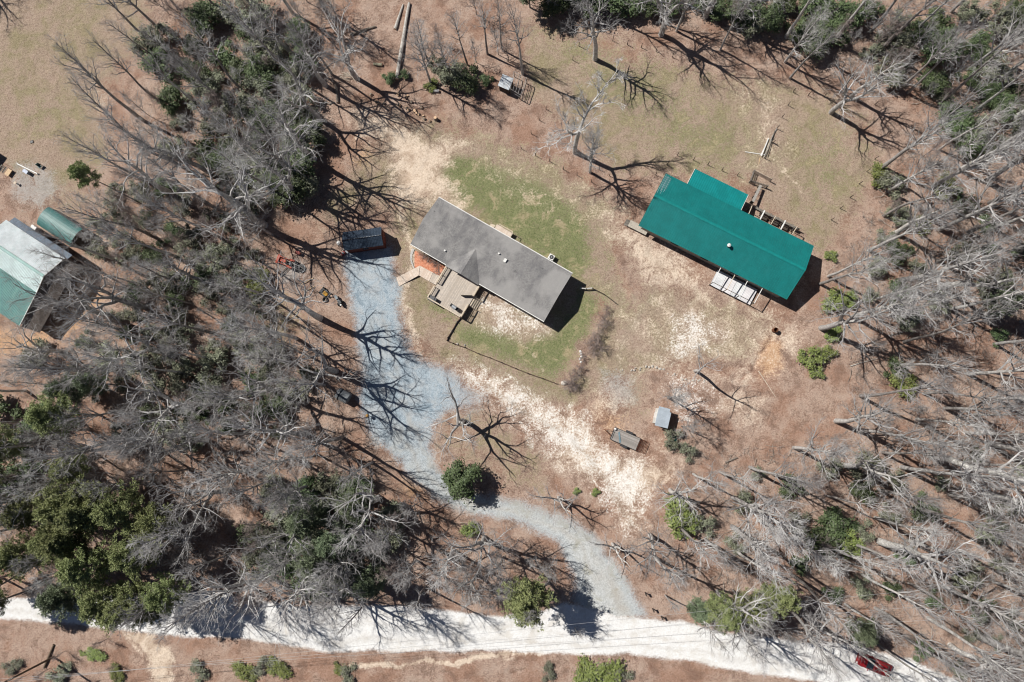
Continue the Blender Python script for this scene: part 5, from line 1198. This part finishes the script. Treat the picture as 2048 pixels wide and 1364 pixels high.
RIGHTW = [(1645, 560), (1700, 480), (1770, 350), (1830, 230), (1760, 160), (1600, 110), (1480, 70), (1300, 40), (1080, 20), (1080, -10), (2060, -10), (2060, 1380), (1880, 1350), (1700, 1270), (1560, 1250), (1400, 1220), (1320, 1160), (1270, 1080), (1340, 990), (1380, 900), (1560, 890), (1700, 860), (1700, 760), (1660, 700)]
KEEP = [[(545, 500), (640, 500), (700, 640), (640, 640), (560, 570)], [(1540, 780), (1700, 740), (1720, 850), (1560, 900)], [(0, 395), (175, 395), (225, 560), (170, 700), (0, 700)]]
def scatter(poly, n_, dmin, kinds, hr, seed, avoid=occ, wr=(1, 1), tries=60):
    rs_ = random.Random(seed); xs = [p[0] for p in poly]; ys = [p[1] for p in poly]; got = 0
    for _ in range(n_*tries):
        if got >= n_: break
        x = rs_.uniform(min(xs), max(xs)); y = rs_.uniform(min(ys), max(ys))
        if not inside(poly, x, y) or any(inside(q, x, y) for q in KEEP): continue
        if any((x-a)**2+(y-b_)**2 < dmin**2 for a, b_ in avoid): continue
        avoid.append((x, y)); k_ = rs_.choice(kinds); put(k_, x, y, rs_.uniform(*hr) if hr[1] > 3 else None, sc=rs_.uniform(*hr) if hr[1] <= 3 else None, w=rs_.uniform(*wr)); got += 1
    return got
FK = ['F0', 'F1', 'F2', 'F3', 'F4', 'O0', 'O1', 'O2', 'B0', 'B1']
g1 = scatter([p for p in LEFTW], 98, 40, FK, (14, 22), 1)
g2 = scatter(RIGHTW, 104, 40, ['F0', 'F1', 'F2', 'F3', 'F4', 'F1', 'F3', 'O0', 'B1', 'B0'], (16, 25), 2)
# saplings
LZ3X = [(1640, 0), (2050, 0), (2050, 620), (1900, 640), (1720, 560), (1790, 400), (1850, 240), (1760, 150), (1640, 90)]
occ2 = []
scatter(LEFTW, 150, 26, ['S0', 'S1', 'S0'], (4.5, 9), 3, occ2); scatter(RIGHTW, 48, 40, ['S0', 'S0', 'S1'], (4, 8.5), 4, occ2)
scatter([(850, 0), (1060, 0), (1040, 120), (930, 150), (860, 130)], 8, 22, ['S0', 'S1'], (4, 7), 6, occ2)
scatter([(0, 1270), (240, 1270), (260, 1350), (0, 1350)], 5, 30, ['S1'], (2.5, 4), 8, occ2)
scatter(LZ3X, 30, 26, ['S0', 'S0', 'S1'], (4, 9), 21, occ2)
# evergreen undergrowth where the photo shows it (px, py, kind, scale)
LZ1 = [(330, 40), (480, 20), (600, 60), (640, 160), (620, 280), (610, 400), (540, 440), (470, 380), (380, 330), (300, 250), (290, 140)]
LZ2 = [(1080, -5), (1640, -5), (1700, 70), (1600, 100), (1500, 60), (1350, 30), (1100, 20)]
LZ3 = [(1650, 20), (2050, 20), (2050, 320), (1950, 340), (1830, 210), (1700, 120)]
LZ4 = [(1790, 400), (1900, 340), (2048, 500), (2000, 700), (1850, 640), (1720, 640), (1700, 560)]
occ3 = []
scatter(LZ1, 44, 30, ['L0', 'L1', 'V0', 'V0', 'V1'], (.8, 1.25), 11, occ3); scatter(LZ2, 20, 34, ['L0', 'L1', 'L1'], (.8, 1.2), 12, occ3); scatter(LZ3, 28, 38, ['L0', 'L1', 'V0', 'V1'], (.7, 1.15), 13, occ3)
scatter(LZ4, 20, 44, ['L0', 'V1', 'V0', 'H1'], (.6, 1.0), 14, occ3)
scatter([(60, 690), (260, 560), (520, 560), (640, 760), (600, 860), (400, 900), (150, 860)], 56, 34, ['V0', 'V1', 'L0', 'V1', 'V0'], (.6, 1.05), 15, occ3)
scatter([(190, 430), (300, 360), (520, 440), (540, 560), (250, 620)], 22, 32, ['V0', 'V1', 'L0', 'V1', 'V0'], (.6, 1.05), 23, occ3)
scatter([(190, 430), (300, 360), (520, 440), (540, 560), (250, 620)], 22, 28, ['S0', 'S1'], (5, 9), 24, occ2)
scatter([(560, 960), (760, 960), (800, 1050), (760, 1200), (620, 1190), (480, 1150)], 20, 36, ['V0', 'L1', 'V0'], (.8, 1.15), 16, occ3)
scatter([(0, 820), (110, 840), (130, 940), (0, 980)], 5, 40, ['L1', 'L0'], (1, 1.4), 17, occ3)
scatter([(1340, 960), (2048, 880), (2048, 1364), (1850, 1330), (1560, 1180), (1380, 1100)], 34, 52, ['V0', 'V1', 'V1', 'L0'], (.6, 1.0), 18, occ3)
SH = [('H1', 1622, 714, 1.0, 'biggest bright yellow green shrub on the leaves below the teal barn'), ('H0', 1655, 709, 1.0, 'small green shrub just right of the biggest bright shrub below the barn'), ('H0', 1632, 748, .9, 'small bright shrub lowest of the three below the barn'),
      ('H1', 1800, 768, 1.1, 'rounded dark green shrub alone under the big right hand tree'), ('L0', 1780, 735, .7, None), ('H1', 1662, 605, 1.0, 'yellow green shrub right of the lower corner of the teal barn'), ('H1', 1695, 600, .7, None), ('H1', 1664, 665, .7, None), ('H0', 1660, 515, .8, None),
      ('H1', 1752, 352, .9, 'bright shrub at the foot of the tall twin trees'), ('V1', 1775, 378, 1.2, None), ('L0', 780, 158, .52, 'round dark green bush beside the foot of the long bleached log'), ('L0', 808, 152, .4, 'smaller green bush just right of the bleached log foot'),
      ('H0', 862, 172, .9, 'bright green shrub beside the short grey log'), ('L0', 940, 168, 1.1, None), ('V0', 915, 160, .9, None), ('L0', 975, 165, .5, None), ('V0', 880, 135, .7, None),
      ('C0', 930, 955, 1.0, 'dense dark evergreen standing alone beside the bend of the drive'), ('C0', 630, 280, .85, 'dense glossy evergreen at the woods edge left of the straw patch'), ('L1', 590, 390, 1.2, None), ('L1', 560, 360, 1.1, None),
      ('H1', 1200, 1352, 1.6, 'big bright green shrub at the bottom edge below the white road'), ('H1', 1172, 1350, 1.2, None), ('V1', 1095, 1345, .7, None), ('V1', 1240, 1355, 1.0, None), ('H0', 1192, 985, .5, None), ('H0', 1154, 983, .45, None),
      ('H1', 195, 1308, .7, 'small green shrub below the left end of the white road'), ('V1', 120, 1345, 1.0, 'olive shrub at the foot of the brown utility pole'), ('H0', 165, 1305, .4, None), ('H1', 235, 1345, .7, None), ('V1', 400, 1345, .9, None), ('H1', 490, 1340, .9, None), ('H1', 560, 1335, .9, None), ('V1', 530, 1330, .8, None), ('H0', 680, 1335, .8, None), ('V1', 700, 1345, .8, None), ('V1', 25, 1330, .8, None),
      ('H0', 830, 545, .01, None), ('H1', 940, 1058, .7, None), ('V1', 1345, 875, .9, None), ('V1', 1372, 905, .8, None), ('H1', 1355, 1028, 1.5, None), ('L0', 1640, 1070, 1.2, 'largest dark green shrub mass in the lower right woods'), ('L0', 1670, 1050, 1.2, None), ('H1', 1690, 1080, 1.1, None),
      ('V1', 1500, 60, 1, None), ('H1', 520, 570, 1.2, None), ('V1', 205, 500, 1.0, None), ('V1', 230, 425, 1.0, None), ('V1', 240, 385, .8, None)]
for k_, x, y, s_, lb in SH:
    if s_ > .05: put(k_, x, y, sc=s_, label=lb)
# mulch bed plants
for k, (x, y) in enumerate(((842, 510), (851, 513), (859, 519), (868, 524), (876, 529), (879, 545))):
    t = put('BR', x, y, h=.9+.2*(k % 3), label=['leftmost', 'second from the left', 'third from the left', 'fourth from the left', 'fifth from the left', 'lowest'][k]+' of the dark dormant plants in the orange mulch bed')
for x, y, h in ((1207, 640, 2.1), (1203, 652, 1.7), (1195, 668, 1.8), (1190, 680, 1.9), (1181, 690, 1.8), (1200, 695, 2.2), (1186, 706, 1.5), (1165, 715, 1.4), (1160, 735, 1.5), (1153, 748, 1.9), (1143, 762, 2.2), (1136, 772, 1.9), (1150, 772, 1.5), (1212, 620, 1.4)): put('BR', x, y, h=h*.8)
# --- pines
PN = [('P0', 1098, 1165, 12, 'yellow green pine beside the mouth of the drive, casting its shadow on the road'), ('P1', 1420, 1190, 12, 'broad olive green pine at the upper edge of the white road right of the drive'), ('P2', 1465, 1180, 11, None), ('P0', 1500, 1195, 12, None), ('Q0', 1385, 1205, 8, None),
      ('P0', 355, 1130, 15, 'largest yellow green pine over the left part of the white road'), ('P1', 290, 1165, 14, None), ('P1', 402, 1155, 13, None), ('P2', 365, 1195, 10, None), ('P0', 345, 1040, 14, None), ('P2', 262, 1110, 15, None), ('P1', 350, 1080, 14, None), ('P2', 330, 1010, 15, 'light yellow green pine top in the middle of the lower left pines'), ('P0', 290, 960, 17, None), ('P1', 275, 1000, 16, None),
      ('P2', 240, 1040, 15, None), ('P0', 190, 1100, 15, None), ('P1', 140, 1080, 14, None), ('P0', 70, 1130, 13, None), ('P1', 60, 1180, 12, None), ('P2', 20, 1150, 12, None), ('Q0', 215, 1160, 13, None), ('P2', 165, 1000, 14, None),
      ('P1', 200, 830, 14, 'soft green pine leaning over the lower left woods'), ('P2', 95, 880, 13, None), ('P1', 60, 950, 14, None), ('P0', 190, 905, 13, None), ('Q0', 185, 780, 10, None),
      ('PT', 283, 408, 16.5, 'lone leaning pine whose green top overhangs the left field'), ('Q0', 230, 770, 9, None), ('Q0', 1120, -8, 12, None), ('Q0', 1060, 15, 10, None), ('Q0', 650, 1020, 12, None), ('Q0', 700, 1060, 12, None), ('Q0', 670, 1100, 13, None), ('Q0', 730, 1000, 11, None), ('Q0', 760, 1150, 10, None),
      ('Q0', 1690, 1240, 8, None), ('Q0', 1960, 620, 9, None)]
for k_, x, y, h, lb in PN:
    t = put(k_, x, y, h, label=lb, w=1.12 if k_ != 'PT' else .8, rz=0. if x == 1098 else None)
    if x == 1098: t.rotation_euler.y = -.30; t.scale = (.95, .95, .72)
# --- labels: nearest named landmark and rank, else place in the photograph
LM = [('the orange tractor', 574, 524), ('the ribbed black tank', 690, 792), ('the dark blue roofed shed', 725, 478), ('the red parked car', 1748, 1330), ('the wooden utility pole', 107, 1314), ('the pale grey garden shed', 1325, 840), ('the flatbed trailer', 1250, 880),
      ('the rafter pen at the top', 1045, 172), ('the lower barn corner', 1574, 600), ('the right barn tip', 1627, 491), ('the faded green carport', 120, 455), ('the neighbouring workshop', 140, 600), ('the long bleached log', 795, 155), ('the rock pile', 703, 98), ('the drive mouth', 1280, 1240),
      ('the lone evergreen at the drive bend', 925, 950), ('the tree stump', 872, 240), ('the two parallel fallen trunks', 1690, 1128), ('the broken snag', 1390, 742), ('the burn barrel', 1548, 661), ('the yellow riding mower', 653, 587), ('the upper left picture corner', 0, 0), ('the upper right picture corner', 2048, 0), ('the lower left picture corner', 0, 1364), ('the lower right picture corner', 2048, 1364)]
FAM = {'M': ('bare tree', 'tree'), 'F': ('bare tree', 'tree'), 'O': ('bare tree', 'tree'), 'B': ('bare tree', 'tree'), 'K': ('bare tree', 'tree'), 'S': ('bare sapling', 'sapling'), 'L': ('evergreen shrub', 'shrub'), 'H': ('evergreen shrub', 'shrub'), 'V': ('evergreen shrub', 'shrub'), 'C': ('evergreen tree', 'tree'), 'P': ('pine', 'pine'), 'Q': ('pine', 'pine')}
LOOK = {'M': 'forked', 'F': 'narrow', 'O': 'wide crowned', 'B': 'fine twigged', 'K': 'crooked', 'S0': 'thin grey', 'S1': 'thin brown', 'L': 'dark green', 'H': 'bright green', 'V': 'dull olive', 'P': 'yellow green', 'Q': 'blue green'}
GRP = {'bare tree': 'bare winter trees of the surrounding woods', 'bare sapling': 'bare saplings between the trees', 'evergreen shrub': 'evergreen shrubs of the undergrowth', 'pine': 'pines along the lower road and woods', 'bare shrub': 'dormant brown shrubs', 'evergreen tree': 'dense evergreen trees'}
ORD = ['nearest']+[nth(i)+' nearest' for i in range(2, 9)]
fam = lambda pl: 'bare shrub' if pl[3] == 'BR' else FAM[pl[3][0]][0]
for F_ in GRP:
    mem = [pl for pl in PLANTS if fam(pl) == F_]; names = {}
    for nm_2, lx, ly in LM:
        for r_, pl in enumerate(sorted(mem, key=lambda q: (q[1]-lx)**2+(q[2]-ly)**2)[:8]):
            d_ = math.hypot(pl[1]-lx, pl[2]-ly)
            if d_ < 190: names.setdefault(pl[0].name, []).append((r_*60+d_, '%s to %s' % (ORD[r_], nm_2)))
    seen = set()
    for pl in sorted(mem, key=lambda q: (q[1], q[2])):
        t, x, y, k_ = pl[:4]; look = 'low brown' if k_ == 'BR' else LOOK.get(k_, LOOK.get(k_[0], 'dense'))
        t['category'] = 'shrub' if k_ == 'BR' else FAM[k_[0]][1]; t['group'] = GRP[F_]
        if pl[5]: t['label'] = pl[5]; continue
        if t.name in names: t['label'] = '%s %s %s' % (look, F_, min(names[t.name])[1]); continue
        fx, fy = round(x/20.48), round(y/13.64)
        while (fx, fy) in seen: fy += 1
        seen.add((fx, fy)); t['label'] = '%s %s rooted %s hundredths across and %s down the photo' % (look, F_, num(fx), num(fy))
for k_ in set(P)-PROTO_USED:
    for c_ in children(P[k_][0]): bpy.data.objects.remove(c_)
    bpy.data.objects.remove(P[k_][0])
for o in bpy.data.objects:
    if 'label' in o and len(o['label'].split()) > 16: print('LONG', len(o['label'].split()), o['label'])
print('plants', {F_: sum(fam(p) == F_ for p in PLANTS) for F_ in GRP}, g1, g2)
# --- fallen twigs over the forest floor, one uncountable mass
rn = random.Random(9); q = MB()
for _ in range(9000):
    x, y = rn.uniform(-20, 2068), rn.uniform(-20, 1384)
    if not (inside(LEFTW, x, y) or inside(RIGHTW, x, y)): continue
    p = G(x, y); a = rn.random()*6.28; L_ = rn.uniform(.3, 2.0); r_ = rn.choice((.012, .016, .022, .035)); d_ = Vector((math.cos(a), math.sin(a), 0))*L_/2; z = .08+rn.random()*.12
    q.tube([(p.x-d_.x, p.y-d_.y, z), (p.x+d_.y*.1, p.y-d_.x*.1, z+.05), (p.x+d_.x, p.y+d_.y, z)], r_, 3, False)
tag(q.build('fallen_twigs', mat('twig_litter', (.40, .35, .30), .9, .4, 2)), 'fallen twigs and sticks lying over the brown forest floor', 'twigs', kind='stuff')
# --- low brush: thin twigs and dead stems rising from the woodland floor
q = MB()
for _ in range(13000):
    x, y = rn.uniform(-20, 2068), rn.uniform(-20, 1384)
    if not (inside(LEFTW, x, y) or inside(RIGHTW, x, y)): continue
    p = G(x, y); n_ = 4
    for j in range(n_):
        a = rn.random()*6.28; L_ = rn.uniform(.5, 1.8); e = rn.uniform(.2, 1.1); d_ = Vector((math.cos(a)*math.sin(e), math.sin(a)*math.sin(e), math.cos(e)))*L_
        m_ = p+d_*.5+Vector((rn.gauss(0, .1), rn.gauss(0, .1), 0)); q.tube([p, m_, p+d_], [.014, .011, .007], 3, False)
        for z in range(2):
            v = Vector((rn.gauss(0, .3), rn.gauss(0, .3), rn.random()*.4)); q.tube([m_, m_+v], [.009, .006], 3, False)
tag(q.build('brushwood', mat('brush_grey', (.30, .265, .24), .9, .4, 2)), 'thin grey brushwood growing low between the forest trees', 'brushwood', kind='stuff')
